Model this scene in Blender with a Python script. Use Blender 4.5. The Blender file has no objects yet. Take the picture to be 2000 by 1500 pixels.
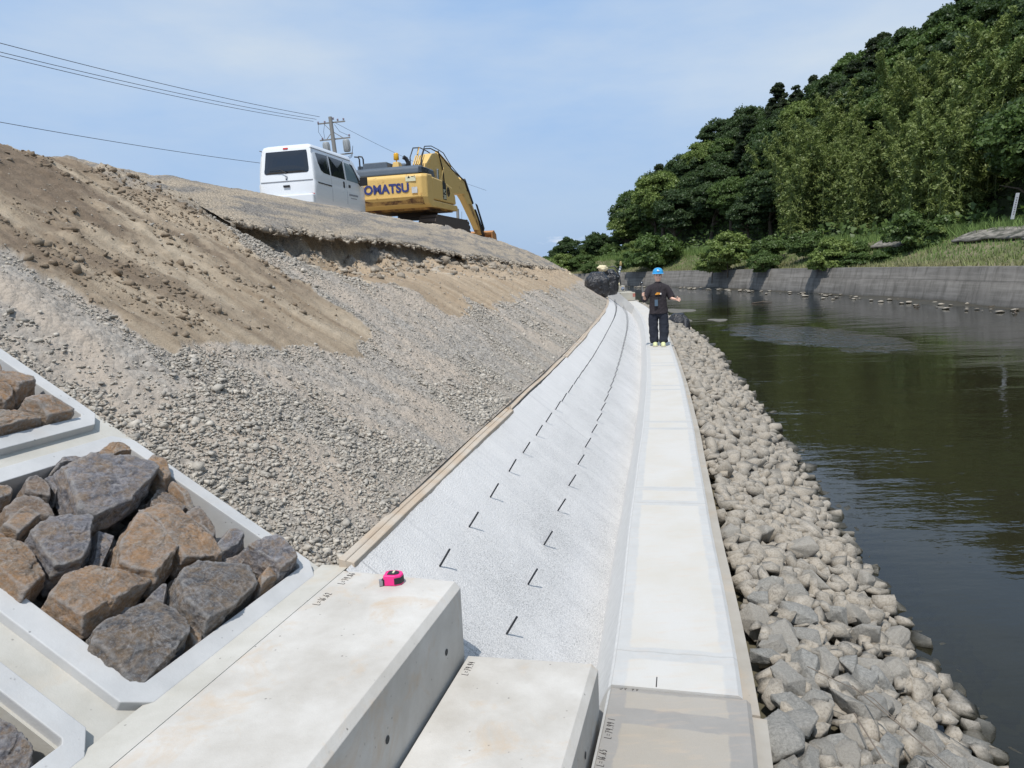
import bpy, bmesh, math, random
import numpy as np
from mathutils import Vector, Matrix, noise as mnoise
R = math.radians
rng = np.random.default_rng(7)
random.seed(7)
sc = bpy.context.scene
C = sc.collection

# ------------------------------------------------------------------ camera, sky, sun, exposure
CAM_H, PITCH, ROLL, FPX = 1.75, 8.8, 2.6, 1420.0
cam_d = bpy.data.cameras.new("camera"); cam = bpy.data.objects.new("camera", cam_d); C.objects.link(cam)
sc.camera = cam
cam_d.sensor_width = 36.0; cam_d.lens = FPX / 2000 * 36.0
cam_d.clip_start = 0.05; cam_d.clip_end = 6000
_p, _r = R(PITCH), R(ROLL)
_fw = Vector((0, math.cos(_p), -math.sin(_p))); _up0 = Vector((0, math.sin(_p), math.cos(_p))); _x = Vector((1, 0, 0))
_rt = _x * math.cos(_r) - _up0 * math.sin(_r); _up = _up0 * math.cos(_r) + _x * math.sin(_r)
m3 = Matrix((_rt, _up, -_fw)).transposed()
cam.matrix_world = Matrix.Translation((0, 0, CAM_H)) @ m3.to_4x4()

SUN_AZ, SUN_EL = 197.5, 63.0           # azimuth clockwise from +Y: behind the camera, a little left
sund = bpy.data.lights.new("sun", 'SUN'); sun = bpy.data.objects.new("sun", sund); C.objects.link(sun)
sund.energy = 4.0; sund.angle = R(0.53); sund.color = (1.0, 0.965, 0.91)
sdir = Vector((math.sin(R(SUN_AZ)) * math.cos(R(SUN_EL)), math.cos(R(SUN_AZ)) * math.cos(R(SUN_EL)), math.sin(R(SUN_EL))))
sun.rotation_euler = sdir.to_track_quat('Z', 'Y').to_euler()

w = bpy.data.worlds.new("World"); sc.world = w; w.use_nodes = True
nt = w.node_tree; nt.nodes.clear()
def wn(t): return nt.nodes.new(t)
wo = wn('ShaderNodeOutputWorld'); bg = wn('ShaderNodeBackground'); sky = wn('ShaderNodeTexSky')
sky.sky_type = 'NISHITA'; sky.sun_disc = False
sky.sun_elevation = R(SUN_EL); sky.sun_rotation = R(SUN_AZ)
sky.air_density = 1.0; sky.dust_density = 0.6; sky.ozone_density = 1.6; sky.altitude = 0
bg.inputs['Strength'].default_value = 0.12
# thin high cloud veil and one small cumulus streak near the horizon
tc = wn('ShaderNodeTexCoord'); mp = wn('ShaderNodeMapping'); mp.inputs['Scale'].default_value = (1.2, 1.0, 4.0); mp.inputs['Rotation'].default_value = (0.25, 0.2, 0.3)
nz = wn('ShaderNodeTexNoise'); nz.inputs['Scale'].default_value = 1.6; nz.inputs['Detail'].default_value = 7; nz.inputs['Roughness'].default_value = 0.55
rp = wn('ShaderNodeValToRGB'); rp.color_ramp.elements[0].position = 0.36; rp.color_ramp.elements[0].color = (0, 0, 0, 1)
rp.color_ramp.elements[1].position = 0.72; rp.color_ramp.elements[1].color = (1, 1, 1, 1)
mx = wn('ShaderNodeMix'); mx.data_type = 'RGBA'
mx.inputs[0].default_value = 0.88
veil = wn('ShaderNodeMix'); veil.data_type = 'RGBA'; veil.inputs[6].default_value = (3.15, 4.75, 7.3, 1); veil.inputs[7].default_value = (5.5, 6.3, 7.2, 1)
lowm = wn('ShaderNodeMix'); lowm.data_type = 'RGBA'; lowm.inputs[6].default_value = (2.75, 4.15, 6.5, 1)
nt.links.new(tc.outputs['Generated'], mp.inputs['Vector']); nt.links.new(mp.outputs[0], nz.inputs['Vector'])
nt.links.new(nz.outputs['Fac'], rp.inputs[0]); nt.links.new(rp.outputs[0], veil.inputs[0]); nt.links.new(veil.outputs[2], lowm.inputs[7]); nt.links.new(lowm.outputs[2], mx.inputs[7])
nt.links.new(sky.outputs[0], mx.inputs[6])
# small cloud: band of directions near azimuth 4 deg, elevation 2 deg
sx = wn('ShaderNodeSeparateXYZ'); nt.links.new(tc.outputs['Generated'], sx.inputs[0])
def wmath(op, a, b=None):
    n = wn('ShaderNodeMath'); n.operation = op
    for i, v in enumerate((a, b)):
        if v is None: continue
        if isinstance(v, (int, float)): n.inputs[i].default_value = v
        else: nt.links.new(v, n.inputs[i])
    return n.outputs[0]
lw = wn('ShaderNodeMapRange'); lw.inputs[1].default_value = 0.0; lw.inputs[2].default_value = 0.22; nt.links.new(sx.outputs[2], lw.inputs[0]); nt.links.new(lw.outputs[0], lowm.inputs[0])
azx = wmath('DIVIDE', sx.outputs[0], sx.outputs[1])
d1 = wmath('POWER', wmath('MULTIPLY', wmath('SUBTRACT', azx, 0.080), 1 / 0.040), 2)
d2 = wmath('POWER', wmath('MULTIPLY', wmath('SUBTRACT', sx.outputs[2], 0.0375), 1 / 0.0085), 2)
nz2 = wn('ShaderNodeTexNoise'); nz2.inputs['Scale'].default_value = 55; nz2.inputs['Detail'].default_value = 6
mp2 = wn('ShaderNodeMapping'); mp2.inputs['Scale'].default_value = (1, 1, 3.5)
nt.links.new(tc.outputs['Generated'], mp2.inputs['Vector']); nt.links.new(mp2.outputs[0], nz2.inputs['Vector'])
cl = wmath('SUBTRACT', wmath('MULTIPLY', nz2.outputs['Fac'], 2.6), wmath('ADD', wmath('ADD', d1, d2), 0.75))
front = wmath('GREATER_THAN', sx.outputs[1], 0.0)
clm = wn('ShaderNodeClamp'); nt.links.new(wmath('MULTIPLY', wmath('MULTIPLY', cl, 1.3), front), clm.inputs[0])
mx2 = wn('ShaderNodeMix'); mx2.data_type = 'RGBA'; mx2.inputs[7].default_value = (6.3, 6.9, 7.9, 1)
nt.links.new(wmath('MULTIPLY', clm.outputs[0], 0.75), mx2.inputs[0]); nt.links.new(mx.outputs[2], mx2.inputs[6])
nt.links.new(mx2.outputs[2], bg.inputs['Color']); nt.links.new(bg.outputs[0], wo.inputs['Surface'])
sc.view_settings.view_transform = 'Standard'; sc.view_settings.look = 'None'
sc.view_settings.gamma = 1; sc.view_settings.exposure = 0.0
sc.cycles.max_bounces = 6; sc.cycles.transparent_max_bounces = 12

# ------------------------------------------------------------------ helpers
def obj(name, me, mats=None, parent=None, loc=None):
    o = bpy.data.objects.new(name, me); C.objects.link(o)
    if mats:
        for m in (mats if isinstance(mats, (list, tuple)) else [mats]): me.materials.append(m)
    if parent is not None: o.parent = parent
    if loc is not None: o.location = loc
    return o
def mesh(name, V, F, smooth=False, uv=None, mi=None, attr=None):
    """V (n,3); F ndarray (m,k) or list of lists"""
    me = bpy.data.meshes.new(name)
    V = np.asarray(V, dtype=np.float32)
    if isinstance(F, np.ndarray):
        n, k = F.shape
        me.vertices.add(len(V)); me.vertices.foreach_set('co', V.ravel())
        me.loops.add(n * k); me.loops.foreach_set('vertex_index', F.astype(np.int32).ravel())
        me.polygons.add(n); me.polygons.foreach_set('loop_start', np.arange(0, n * k, k, dtype=np.int32))
        me.polygons.foreach_set('loop_total', np.full(n, k, dtype=np.int32))
        me.update(calc_edges=True)
    else:
        me.from_pydata([tuple(v) for v in V], [], [tuple(f) for f in F]); me.update()
    if smooth: me.polygons.foreach_set('use_smooth', np.ones(len(me.polygons), dtype=bool))
    if mi is not None: me.polygons.foreach_set('material_index', np.asarray(mi, dtype=np.int32))
    if uv is not None:
        ul = me.uv_layers.new(name='uv'); li = np.zeros(len(me.loops), dtype=np.int32)
        me.loops.foreach_get('vertex_index', li)
        ul.data.foreach_set('uv', np.asarray(uv, dtype=np.float32)[li].ravel())
    if attr is not None:
        for an, av in attr.items():
            av = np.asarray(av, dtype=np.float32)
            if av.ndim == 1:
                a = me.attributes.new(an, 'FLOAT', 'POINT'); a.data.foreach_set('value', av)
            else:
                a = me.attributes.new(an, 'FLOAT_COLOR', 'POINT'); a.data.foreach_set('color', np.concatenate([av, np.ones((len(av), 1), np.float32)], 1).ravel())
    return me
def tag(o, label=None, cat=None, group=None, kind=None):
    if label: o['label'] = label
    if cat: o['category'] = cat
    if group: o['group'] = group
    if kind: o['kind'] = kind
    return o
def empty(name, loc=(0, 0, 0), rz=0.0):
    o = bpy.data.objects.new(name, None); C.objects.link(o); o.location = loc; o.rotation_euler = (0, 0, rz); o.empty_display_size = 0.1
    return o
def copy_tree(o, parent=None):
    c = o.copy(); C.objects.link(c); c.parent = parent
    for ch in list(o.children): copy_tree(ch, c)
    return c
class MB:
    """collects simple solids into one mesh"""
    def __init__(s): s.v = []; s.f = []; s.m = []; s.sm = []
    def add(s, V, F, mi=0, smooth=False):
        b = len(s.v); s.v += [tuple(x) for x in V]; s.f += [[i + b for i in f] for f in F]; s.m += [mi] * len(F); s.sm += [smooth] * len(F)
        return s
    def box(s, c, d, mi=0, rot=None, taper=1.0):
        x, y, z = d[0] / 2, d[1] / 2, d[2] / 2; V = []
        for k, (a, b, e) in enumerate([(-x, -y, -z), (x, -y, -z), (x, y, -z), (-x, y, -z), (-x, -y, z), (x, -y, z), (x, y, z), (-x, y, z)]):
            t = taper if k > 3 else 1.0
            V.append(Vector((a * t, b * t, e)))
        if rot is not None: V = [rot @ v for v in V]
        V = [v + Vector(c) for v in V]
        return s.add(V, [[0, 3, 2, 1], [4, 5, 6, 7], [0, 1, 5, 4], [1, 2, 6, 5], [2, 3, 7, 6], [3, 0, 4, 7]], mi)
    def prism(s, poly, axis, a0, a1, mi=0):
        """poly list of 2-d points, extruded along axis 'x','y','z' from a0 to a1"""
        def P(p, a):
            return {'x': (a, p[0], p[1]), 'y': (p[0], a, p[1]), 'z': (p[0], p[1], a)}[axis]
        n = len(poly); V = [P(p, a0) for p in poly] + [P(p, a1) for p in poly]
        F = [list(range(n))[::-1], list(range(n, 2 * n))] + [[i, (i + 1) % n, n + (i + 1) % n, n + i] for i in range(n)]
        return s.add(V, F, mi)
    def tube(s, pts, r, n=8, mi=0, cap=True, smooth=True):
        pts = [Vector(p) for p in pts]; rr = r if isinstance(r, (list, tuple)) else [r] * len(pts)
        V = []; F = []; up = None
        for i, p in enumerate(pts):
            t = (pts[min(i + 1, len(pts) - 1)] - pts[max(i - 1, 0)]).normalized()
            if up is None or abs(up.dot(t)) > 0.98: up = Vector((0, 0, 1)) if abs(t.z) < 0.9 else Vector((1, 0, 0))
            a = t.cross(up).normalized(); b = a.cross(t).normalized(); up = b
            for k in range(n):
                g = 2 * math.pi * k / n; V.append(p + (a * math.cos(g) + b * math.sin(g)) * rr[i])
        for i in range(len(pts) - 1):
            for k in range(n): F.append([i * n + k, i * n + (k + 1) % n, (i + 1) * n + (k + 1) % n, (i + 1) * n + k])
        s.add(V, F, mi, smooth)
        if cap:
            s.add(V[:n], [list(range(n))[::-1]], mi); s.add(V[-n:], [list(range(n))], mi)
        return s
    def lathe(s, prof, n=16, c=(0, 0, 0), mi=0, rot=None, smooth=True):
        V = []; F = []
        for (r_, z) in prof:
            for k in range(n):
                g = 2 * math.pi * k / n; v = Vector((r_ * math.cos(g), r_ * math.sin(g), z))
                if rot is not None: v = rot @ v
                V.append(v + Vector(c))
        for i in range(len(prof) - 1):
            for k in range(n): F.append([i * n + k, i * n + (k + 1) % n, (i + 1) * n + (k + 1) % n, (i + 1) * n + k])
        s.add(V, F, mi, smooth); s.add(V[:n], [list(range(n))[::-1]], mi); s.add(V[-n:], [list(range(n))], mi)
        return s
    def build(s, name, mats, parent=None, loc=None, bevel=0.0, seg=2):
        me = bpy.data.meshes.new(name); me.from_pydata(s.v, [], s.f); me.update()
        me.polygons.foreach_set('material_index', s.m); me.polygons.foreach_set('use_smooth', s.sm)
        o = obj(name, me, mats, parent, loc)
        if bevel > 0:
            b = o.modifiers.new('bevel', 'BEVEL'); b.width = bevel; b.segments = seg; b.limit_method = 'ANGLE'; b.angle_limit = R(35)
        return o

def _h(ix, iy, iz, seed):
    n = (ix.astype(np.int64) * 374761393 + iy.astype(np.int64) * 668265263 + iz.astype(np.int64) * 2147483647 + seed * 1274126177) & 0xffffffff
    n = ((n ^ (n >> 13)) * 1274126177) & 0xffffffff
    n = (n ^ (n >> 16)) & 0xffffffff
    return n / 4294967295.0
def vnoise(P, seed=0):
    P = np.asarray(P, float); i = np.floor(P).astype(np.int64); f = P - i; f = f * f * (3 - 2 * f)
    r = 0
    for dx in (0, 1):
        for dy in (0, 1):
            for dz in (0, 1):
                wgt = (f[:, 0] if dx else 1 - f[:, 0]) * (f[:, 1] if dy else 1 - f[:, 1]) * (f[:, 2] if dz else 1 - f[:, 2])
                r = r + wgt * _h(i[:, 0] + dx, i[:, 1] + dy, i[:, 2] + dz, seed)
    return r * 2 - 1
def fbm(P, octv=4, seed=0, gain=0.5):
    P = np.asarray(P, float); a = 1.0; r = 0
    for k in range(octv): r = r + a * vnoise(P * (2 ** k) + 17.3 * k, seed + k); a *= gain
    return r
def n2(x, y, sx_, sy_, octv=4, seed=0, gain=0.5):
    return fbm(np.stack([x * sx_, y * sy_, np.full_like(x, 3.7)], 1), octv, seed, gain)
def sstep(a, b, x): t = np.clip((x - a) / (b - a), 0, 1); return t * t * (3 - 2 * t)

# ------------------------------------------------------------------ node material helpers
class NM:
    def __init__(s, name):
        s.m = bpy.data.materials.new(name); s.m.use_nodes = True; s.t = s.m.node_tree; s.b = s.t.nodes['Principled BSDF']; s.out = s.t.nodes['Material Output']
        s.b.inputs['Roughness'].default_value = 0.85; s.b.inputs['Specular IOR Level'].default_value = 0.3
        s._tc = None
    def n(s, t): return s.t.nodes.new(t)
    def l(s, a, b): s.t.links.new(a, b)
    def put(s, sock, v):
        if isinstance(v, bpy.types.NodeSocket): s.l(v, sock)
        elif isinstance(v, (tuple, list)) and len(v) == 3 and sock.type == 'RGBA': sock.default_value = (*v, 1)
        else: sock.default_value = v
    def co(s, w='Object'):
        if s._tc is None: s._tc = s.n('ShaderNodeTexCoord')
        return s._tc.outputs[w]
    def geo(s, w='Position'): return s.n('ShaderNodeNewGeometry').outputs[w]
    def map(s, v, scale=(1, 1, 1), loc=(0, 0, 0), rot=(0, 0, 0)):
        k = s.n('ShaderNodeMapping'); s.l(v, k.inputs[0]); k.inputs['Scale'].default_value = scale; k.inputs['Location'].default_value = loc; k.inputs['Rotation'].default_value = rot
        return k.outputs[0]
    def noise(s, v, scale=5, detail=5, rough=0.55, dist=0.0):
        k = s.n('ShaderNodeTexNoise'); s.l(v, k.inputs['Vector']); k.inputs['Scale'].default_value = scale; k.inputs['Detail'].default_value = detail; k.inputs['Roughness'].default_value = rough; k.inputs['Distortion'].default_value = dist
        return k.outputs['Fac']
    def vor(s, v, scale=5, feature='F1', out='Distance', rnd=1.0):
        k = s.n('ShaderNodeTexVoronoi'); k.feature = feature; s.l(v, k.inputs['Vector']); k.inputs['Scale'].default_value = scale; k.inputs['Randomness'].default_value = rnd
        return k.outputs[out]
    def ramp(s, f, els, interp='LINEAR'):
        k = s.n('ShaderNodeValToRGB'); s.l(f, k.inputs[0]); cr = k.color_ramp; cr.interpolation = interp
        while len(cr.elements) < len(els): cr.elements.new(0.5)
        for e, (p, c) in zip(cr.elements, els):
            e.position = p; e.color = (c, c, c, 1) if isinstance(c, (int, float)) else (*c, 1)
        return k.outputs[0]
    def mix(s, f, a, b, bt='MIX'):
        k = s.n('ShaderNodeMix'); k.data_type = 'RGBA'; k.blend_type = bt; s.put(k.inputs[0], f); s.put(k.inputs[6], a); s.put(k.inputs[7], b)
        return k.outputs[2]
    def math(s, op, a, b=None, c=None):
        k = s.n('ShaderNodeMath'); k.operation = op
        for i, v in enumerate((a, b, c)):
            if v is not None: s.put(k.inputs[i], v)
        return k.outputs[0]
    def sep(s, v): k = s.n('ShaderNodeSeparateXYZ'); s.l(v, k.inputs[0]); return k.outputs
    def attr(s, name, out='Color', typ='GEOMETRY'):
        k = s.n('ShaderNodeAttribute'); k.attribute_name = name; k.attribute_type = typ; return k.outputs[out]
    def rnd(s, island=False):
        if island: return s.n('ShaderNodeNewGeometry').outputs['Random Per Island']
        return s.n('ShaderNodeObjectInfo').outputs['Random']
    def bump(s, h, st=0.5, dist=0.01, nrm=None):
        k = s.n('ShaderNodeBump'); s.put(k.inputs['Height'], h); k.inputs['Strength'].default_value = st; k.inputs['Distance'].default_value = dist
        if nrm is not None: s.l(nrm, k.inputs['Normal'])
        return k.outputs[0]
    def col(s, c): s.put(s.b.inputs['Base Color'], c); return s
    def rough(s, r): s.put(s.b.inputs['Roughness'], r); return s
    def nrm(s, v): s.l(v, s.b.inputs['Normal']); return s
def simple(name, c, rough=0.6, metal=0.0, spec=0.4, var=0.0, vscale=8, coat=0.0):
    k = NM(name)
    if var > 0:
        f = k.noise(k.co(), vscale, 6, 0.6)
        k.col(k.mix(f, tuple(x * (1 - var) for x in c), tuple(min(1, x * (1 + var)) for x in c)))
    else: k.col(c)
    k.rough(rough); k.b.inputs['Metallic'].default_value = metal; k.b.inputs['Specular IOR Level'].default_value = spec
    k.b.inputs['Coat Weight'].default_value = coat
    return k.m

# ------------------------------------------------------------------ the curved line of the works: s along, o to the left, z up
J0 = np.array([0.369, 2.847]); HD = R(15.4)
F0 = np.array([math.sin(HD), math.cos(HD)]); L0 = np.array([-F0[1], F0[0]])
_nodes = np.array([(0.369, 2.847), (0.57, 3.77), (0.76, 4.72), (0.96, 5.64), (1.2, 6.78), (1.42, 7.77), (1.69, 9.1), (2.07, 10.95), (2.6, 13.72), (2.92, 15.45), (3.45, 18.33), (3.74, 19.96), (4.17, 22.54), (4.68, 25.88), (5.38, 31.23), (5.95, 37.0), (6.1, 42.0), (5.6, 50.0), (4.2, 60.0)])
_yy = np.linspace(J0[1] - 12, 60, 7000)
_xx = np.where(_yy < J0[1], J0[0] + (_yy - J0[1]) * math.tan(HD), np.interp(_yy, _nodes[:, 1], _nodes[:, 0]))
_k = np.hanning(121); _k /= _k.sum()
_xp = np.concatenate([_xx[0] - (_xx[1] - _xx[0]) * np.arange(60, 0, -1), _xx, _xx[-1] + (_xx[-1] - _xx[-2]) * np.arange(1, 61)])
_xx = np.convolve(_xp, _k, 'valid')
_i0 = np.argmin(abs(_yy - J0[1]))
_ss = np.concatenate([[0], np.cumsum(np.hypot(np.diff(_xx), np.diff(_yy)))]); _ss -= _ss[_i0]
_tx = np.gradient(_xx, _ss); _ty = np.gradient(_yy, _ss)
def W(s, o, z):
    s = np.asarray(s, float); o = np.asarray(o, float); z = np.asarray(z, float) + 0 * s
    x = np.interp(s, _ss, _xx); y = np.interp(s, _ss, _yy); tx = np.interp(s, _ss, _tx); ty = np.interp(s, _ss, _ty)
    return np.stack([x - o * ty, y + o * tx, z], -1)
def Wv(s, o, z): return Vector([float(v) for v in W(s, o, z)])
def heading(s): return math.atan2(float(np.interp(s, _ss, _tx)), float(np.interp(s, _ss, _ty)))
def grid(name, S, O, zf, **kw):
    """surface over the s,o grid"""
    SS, OO = np.meshgrid(S, O, indexing='ij'); s = SS.ravel(); o = OO.ravel()
    z = zf(s, o); V = W(s, o, z)
    a, b = len(S), len(O); idx = np.arange(a * b).reshape(a, b)
    F = np.stack([idx[:-1, :-1], idx[1:, :-1], idx[1:, 1:], idx[:-1, 1:]], -1).reshape(-1, 4)
    return mesh(name, V, F, uv=np.stack([s, o], 1), **kw), s, o
def sweep(name, prof, S, dz=None, do=None, cap=True, smooth=False):
    """profile of (o,z) swept along s"""
    P = np.array(prof, float); a, b = len(S), len(P); V = []; UV = []
    cum = np.concatenate([[0], np.cumsum(np.hypot(*np.diff(P, axis=0).T))])
    for i, s in enumerate(S):
        zz = P[:, 1] + (dz(s) if dz else 0); oo = P[:, 0] + (do(s) if do else 0)
        V.append(W(np.full(b, s), oo, zz)); UV.append(np.stack([np.full(b, s), P[:, 0]], 1))
    V = np.concatenate(V); UV = np.concatenate(UV); idx = np.arange(a * b).reshape(a, b)
    F = np.stack([idx[:-1, :-1], idx[:-1, 1:], idx[1:, 1:], idx[1:, :-1]], -1).reshape(-1, 4).tolist()
    if cap: F += [list(range(b))[::-1], list(range((a - 1) * b, a * b))]
    return mesh(name, V, F, uv=UV, smooth=smooth)
def srange(a, b, near=0.12, grow=0.03):
    out = [a]
    while out[-1] < b: out.append(out[-1] + near + grow * max(0, out[-1]))
    out[-1] = b
    return np.array(out)

# ------------------------------------------------------------------ materials of the setting
def band(k, x, a, b, wd=0.006):
    """1 inside a..b with soft edges"""
    u = k.math('MULTIPLY', k.math('SUBTRACT', x, a), 1 / wd); v = k.math('MULTIPLY', k.math('SUBTRACT', b, x), 1 / wd)
    q = k.n('ShaderNodeClamp'); k.l(k.math('MINIMUM', u, v), q.inputs[0]); return q.outputs[0]
def walkway_mat(name, inset, border, old=False):
    k = NM(name); uv = k.sep(k.co('UV')); pos = k.geo()
    wob = k.math('MULTIPLY', k.math('SUBTRACT', k.noise(pos, 9, 5), 0.5), 0.035)
    u = k.math('ADD', uv[0], wob); v = k.math('ADD', uv[1], wob)
    if not old:
        sf = k.math('PINGPONG', 0, 1)
        sf = k.math('SUBTRACT', k.math('MODULO', k.math('ADD', u, 2.53 - 0.30), 2.53), 0.0)
        ins = k.math('MAXIMUM', band(k, sf, 0.02, 2.10, 0.012), band(k, sf, 2.20, 2.455, 0.012))
        ins = k.math('MULTIPLY', ins, band(k, v, -0.470, -0.050, 0.012))
    else:
        ins = k.math('MULTIPLY', k.math('MAXIMUM', band(k, u, -0.14, -0.02, 0.008), band(k, u, -3.2, -0.235, 0.008)), band(k, v, -0.47, -0.06, 0.008))
    big = k.noise(k.map(pos, (1, 1, 1)), 2.2, 6, 0.6); fine = k.noise(pos, 240, 3, 0.7); st = k.noise(k.map(pos, (2, 9, 3), rot=(0, 0, -HD)), 3, 6, 0.6)
    ci = k.mix(k.ramp(big, [(0.35, 0.0), (0.7, 1.0)]), inset, tuple(c * m for c, m in zip(inset, (0.94, 0.91, 0.85))))
    cb = k.mix(k.ramp(k.noise(pos, 7, 6, 0.7), [(0.35, 0.0), (0.65, 1.0)]), border, tuple(c * 1.10 for c in border))
    c = k.mix(ins, cb, ci)
    c = k.mix(k.math('MULTIPLY', k.ramp(fine, [(0.3, 1.0), (0.5, 0.0)]), 0.30 if old else 0.12), c, (0.25, 0.23, 0.2))
    c = k.mix(k.math('MULTIPLY', k.ramp(st, [(0.52, 0.0), (0.72, 1.0)]), 0.22), c, (0.55, 0.40, 0.27))
    if not old:   # casting lines across the walkway
        ln = k.math('MAXIMUM', band(k, sf, 2.145, 2.160, 0.004), band(k, sf, 2.512, 2.524, 0.004))
        c = k.mix(k.math('MULTIPLY', ln, 0.45), c, (0.30, 0.29, 0.27))
    face = k.math('GREATER_THAN', uv[1], 0.004)
    fc = k.mix(k.ramp(k.noise(k.map(pos, (6, 6, 1.2), rot=(0.6, 0, 0)), 6, 6, 0.7), [(0.35, 0.0), (0.7, 1.0)]), (0.52, 0.515, 0.50), (0.63, 0.625, 0.61))
    c = k.mix(face, c, fc)
    k.col(c); k.rough(0.82); k.nrm(k.bump(k.math('ADD', fine, k.math('MULTIPLY', k.noise(pos, 30, 4), 1.0)), 0.25, 0.004)); return k.m
M = {}
M['walk'] = walkway_mat('walkway_concrete', (0.53, 0.512, 0.48), (0.44, 0.435, 0.42))
M['walk_old'] = walkway_mat('old_concrete', (0.36, 0.33, 0.29), (0.27, 0.255, 0.235), True)
def concrete(name, c1, c2, stain=0.3, scol=(0.50, 0.33, 0.18), fine=150, pits=0.3, bs=0.3, sscale=2.6):
    k = NM(name); pos = k.geo()
    a = k.noise(pos, 3.2, 7, 0.62); b = k.noise(k.map(pos, (1, 1, 1), (3, 1, 5)), sscale, 7, 0.68, 0.6)
    c = k.mix(k.ramp(a, [(0.32, 0.0), (0.68, 1.0)]), c1, c2)
    c = k.mix(k.math('MULTIPLY', k.ramp(b, [(0.53, 0.0), (0.74, 1.0)]), stain), c, scol)
    f = k.noise(pos, fine, 3, 0.7)
    pt = k.ramp(k.vor(pos, 26), [(0.05, 1.0), (0.12, 0.0)])
    pt = k.math('MULTIPLY', pt, k.ramp(k.noise(pos, 11, 3), [(0.5, 0.0), (0.6, 1.0)]))
    c = k.mix(k.math('MULTIPLY', pt, pits), c, tuple(x * 0.35 for x in c1))
    c = k.mix(k.math('MULTIPLY', f, 0.10), c, tuple(x * 0.6 for x in c1))
    k.col(c); k.rough(0.85)
    h = k.math('SUBTRACT', k.math('ADD', k.math('MULTIPLY', f, 0.4), k.noise(pos, 22, 5, 0.6)), k.math('MULTIPLY', pt, 1.2))
    k.nrm(k.bump(h, bs, 0.005)); return k.m
M['step'] = concrete('step_concrete', (0.425, 0.395, 0.35), (0.58, 0.555, 0.515), 0.9, (0.50, 0.385, 0.27), pits=0.9, sscale=4.2)
M['ring'] = concrete('frame_concrete', (0.42, 0.42, 0.415), (0.54, 0.535, 0.525), 0.12, pits=0.8)
M['mortar'] = concrete('mortar', (0.41, 0.39, 0.34), (0.54, 0.52, 0.475), 0.40, (0.50, 0.37, 0.22), pits=0.6)
M['block'] = concrete('weight_block_concrete', (0.40, 0.38, 0.32), (0.46, 0.44, 0.38), 0.3)
M['footing'] = concrete('footing_concrete', (0.33, 0.30, 0.255), (0.41, 0.38, 0.335), 0.3)
M['dark_hole'] = simple('hole_shadow', (0.05, 0.05, 0.048), 0.9)
# rough white aggregate paving on the slope
k = NM('aggregate_paving'); pos = k.geo()
v1 = k.vor(pos, 105); f1 = k.noise(pos, 190, 4, 0.75); big = k.noise(pos, 1.7, 5, 0.6)
uvs = k.sep(k.co('UV'))
f2 = k.noise(pos, 85, 4, 0.75); pit = k.math('MAXIMUM', k.ramp(f1, [(0.36, 1.0), (0.52, 0.0)]), k.ramp(f2, [(0.33, 1.0), (0.44, 0.0)]))
edgeclean = k.ramp(uvs[1], [(0.62, 1.0), (0.98, 0.0)])
dens = k.math('MULTIPLY', k.ramp(big, [(0.3, 0.35), (0.65, 1.0)]), k.math('ADD', k.math('MULTIPLY', edgeclean, 0.65), 0.3))
cc = k.mix(k.math('MULTIPLY', pit, dens), (0.72, 0.70, 0.675), (0.07, 0.07, 0.065))
cc = k.mix(k.math('MULTIPLY', k.ramp(v1, [(0.0, 0.0), (0.8, 1.0)]), 0.18), cc, (0.42, 0.42, 0.43))
jn = k.math('PINGPONG', k.math('ADD', uvs[0], k.math('MULTIPLY', uvs[1], 0.02)), 2.14)
cc = k.mix(k.math('MULTIPLY', k.ramp(jn, [(0.0, 1.0), (0.012, 0.0)]), 0.5), cc, (0.25, 0.25, 0.25))
strk = k.noise(k.map(k.co('UV'), (22, 1.3, 1)), 1.0, 5, 0.65)
cc = k.mix(k.math('MULTIPLY', k.ramp(strk, [(0.50, 0.0), (0.72, 1.0)]), 0.24), cc, (0.36, 0.36, 0.37))
k.col(cc); k.rough(0.9)
k.nrm(k.bump(k.math('ADD', f1, k.math('MULTIPLY', v1, 0.6)), 0.75, 0.007)); M['agg'] = k.m
# bank: soil, gravel and old asphalt, laid out by the mesh's own zone attribute
k = NM('bank_soil'); pos = k.geo(); z = k.n('ShaderNodeSeparateColor'); k.l(k.attr('zone'), z.inputs[0])
dirt, crust, tone = z.outputs[0], z.outputs[1], z.outputs[2]
uvm = k.map(k.co('UV'), (1, 1, 1)); uvs2 = k.sep(k.co('UV'))
stre = k.noise(k.map(uvm, (5.5, 0.9, 1), rot=(0, 0, 0.25)), 1.0, 8, 0.68); fin = k.noise(pos, 95, 5, 0.75); mid = k.noise(pos, 14, 6, 0.7)
vc = k.n('ShaderNodeTexVoronoi'); vc.inputs['Scale'].default_value = 34; k.l(pos, vc.inputs['Vector'])
vs = k.n('ShaderNodeTexVoronoi'); vs.inputs['Scale'].default_value = 90; k.l(pos, vs.inputs['Vector'])
vcc = k.n('ShaderNodeSeparateColor'); k.l(vc.outputs['Color'], vcc.inputs[0]); vsc = k.n('ShaderNodeSeparateColor'); k.l(vs.outputs['Color'], vsc.inputs[0])
grav = k.mix(vcc.outputs[0], (0.24, 0.22, 0.195), (0.46, 0.425, 0.375))
grav = k.mix(k.math('MULTIPLY', vsc.outputs[0], 0.5), grav, (0.33, 0.29, 0.25))
sandy = k.mix(fin, (0.34, 0.285, 0.23), (0.53, 0.455, 0.375))
gm = k.ramp(k.noise(k.map(uvm, (1.6, 0.7, 1)), 1.3, 6, 0.62), [(0.42, 0.0), (0.58, 1.0)])
gr = k.mix(gm, sandy, grav)
soil = k.mix(k.ramp(stre, [(0.35, 0.0), (0.62, 1.0)]), (0.27, 0.205, 0.14), (0.49, 0.405, 0.30))
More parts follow.
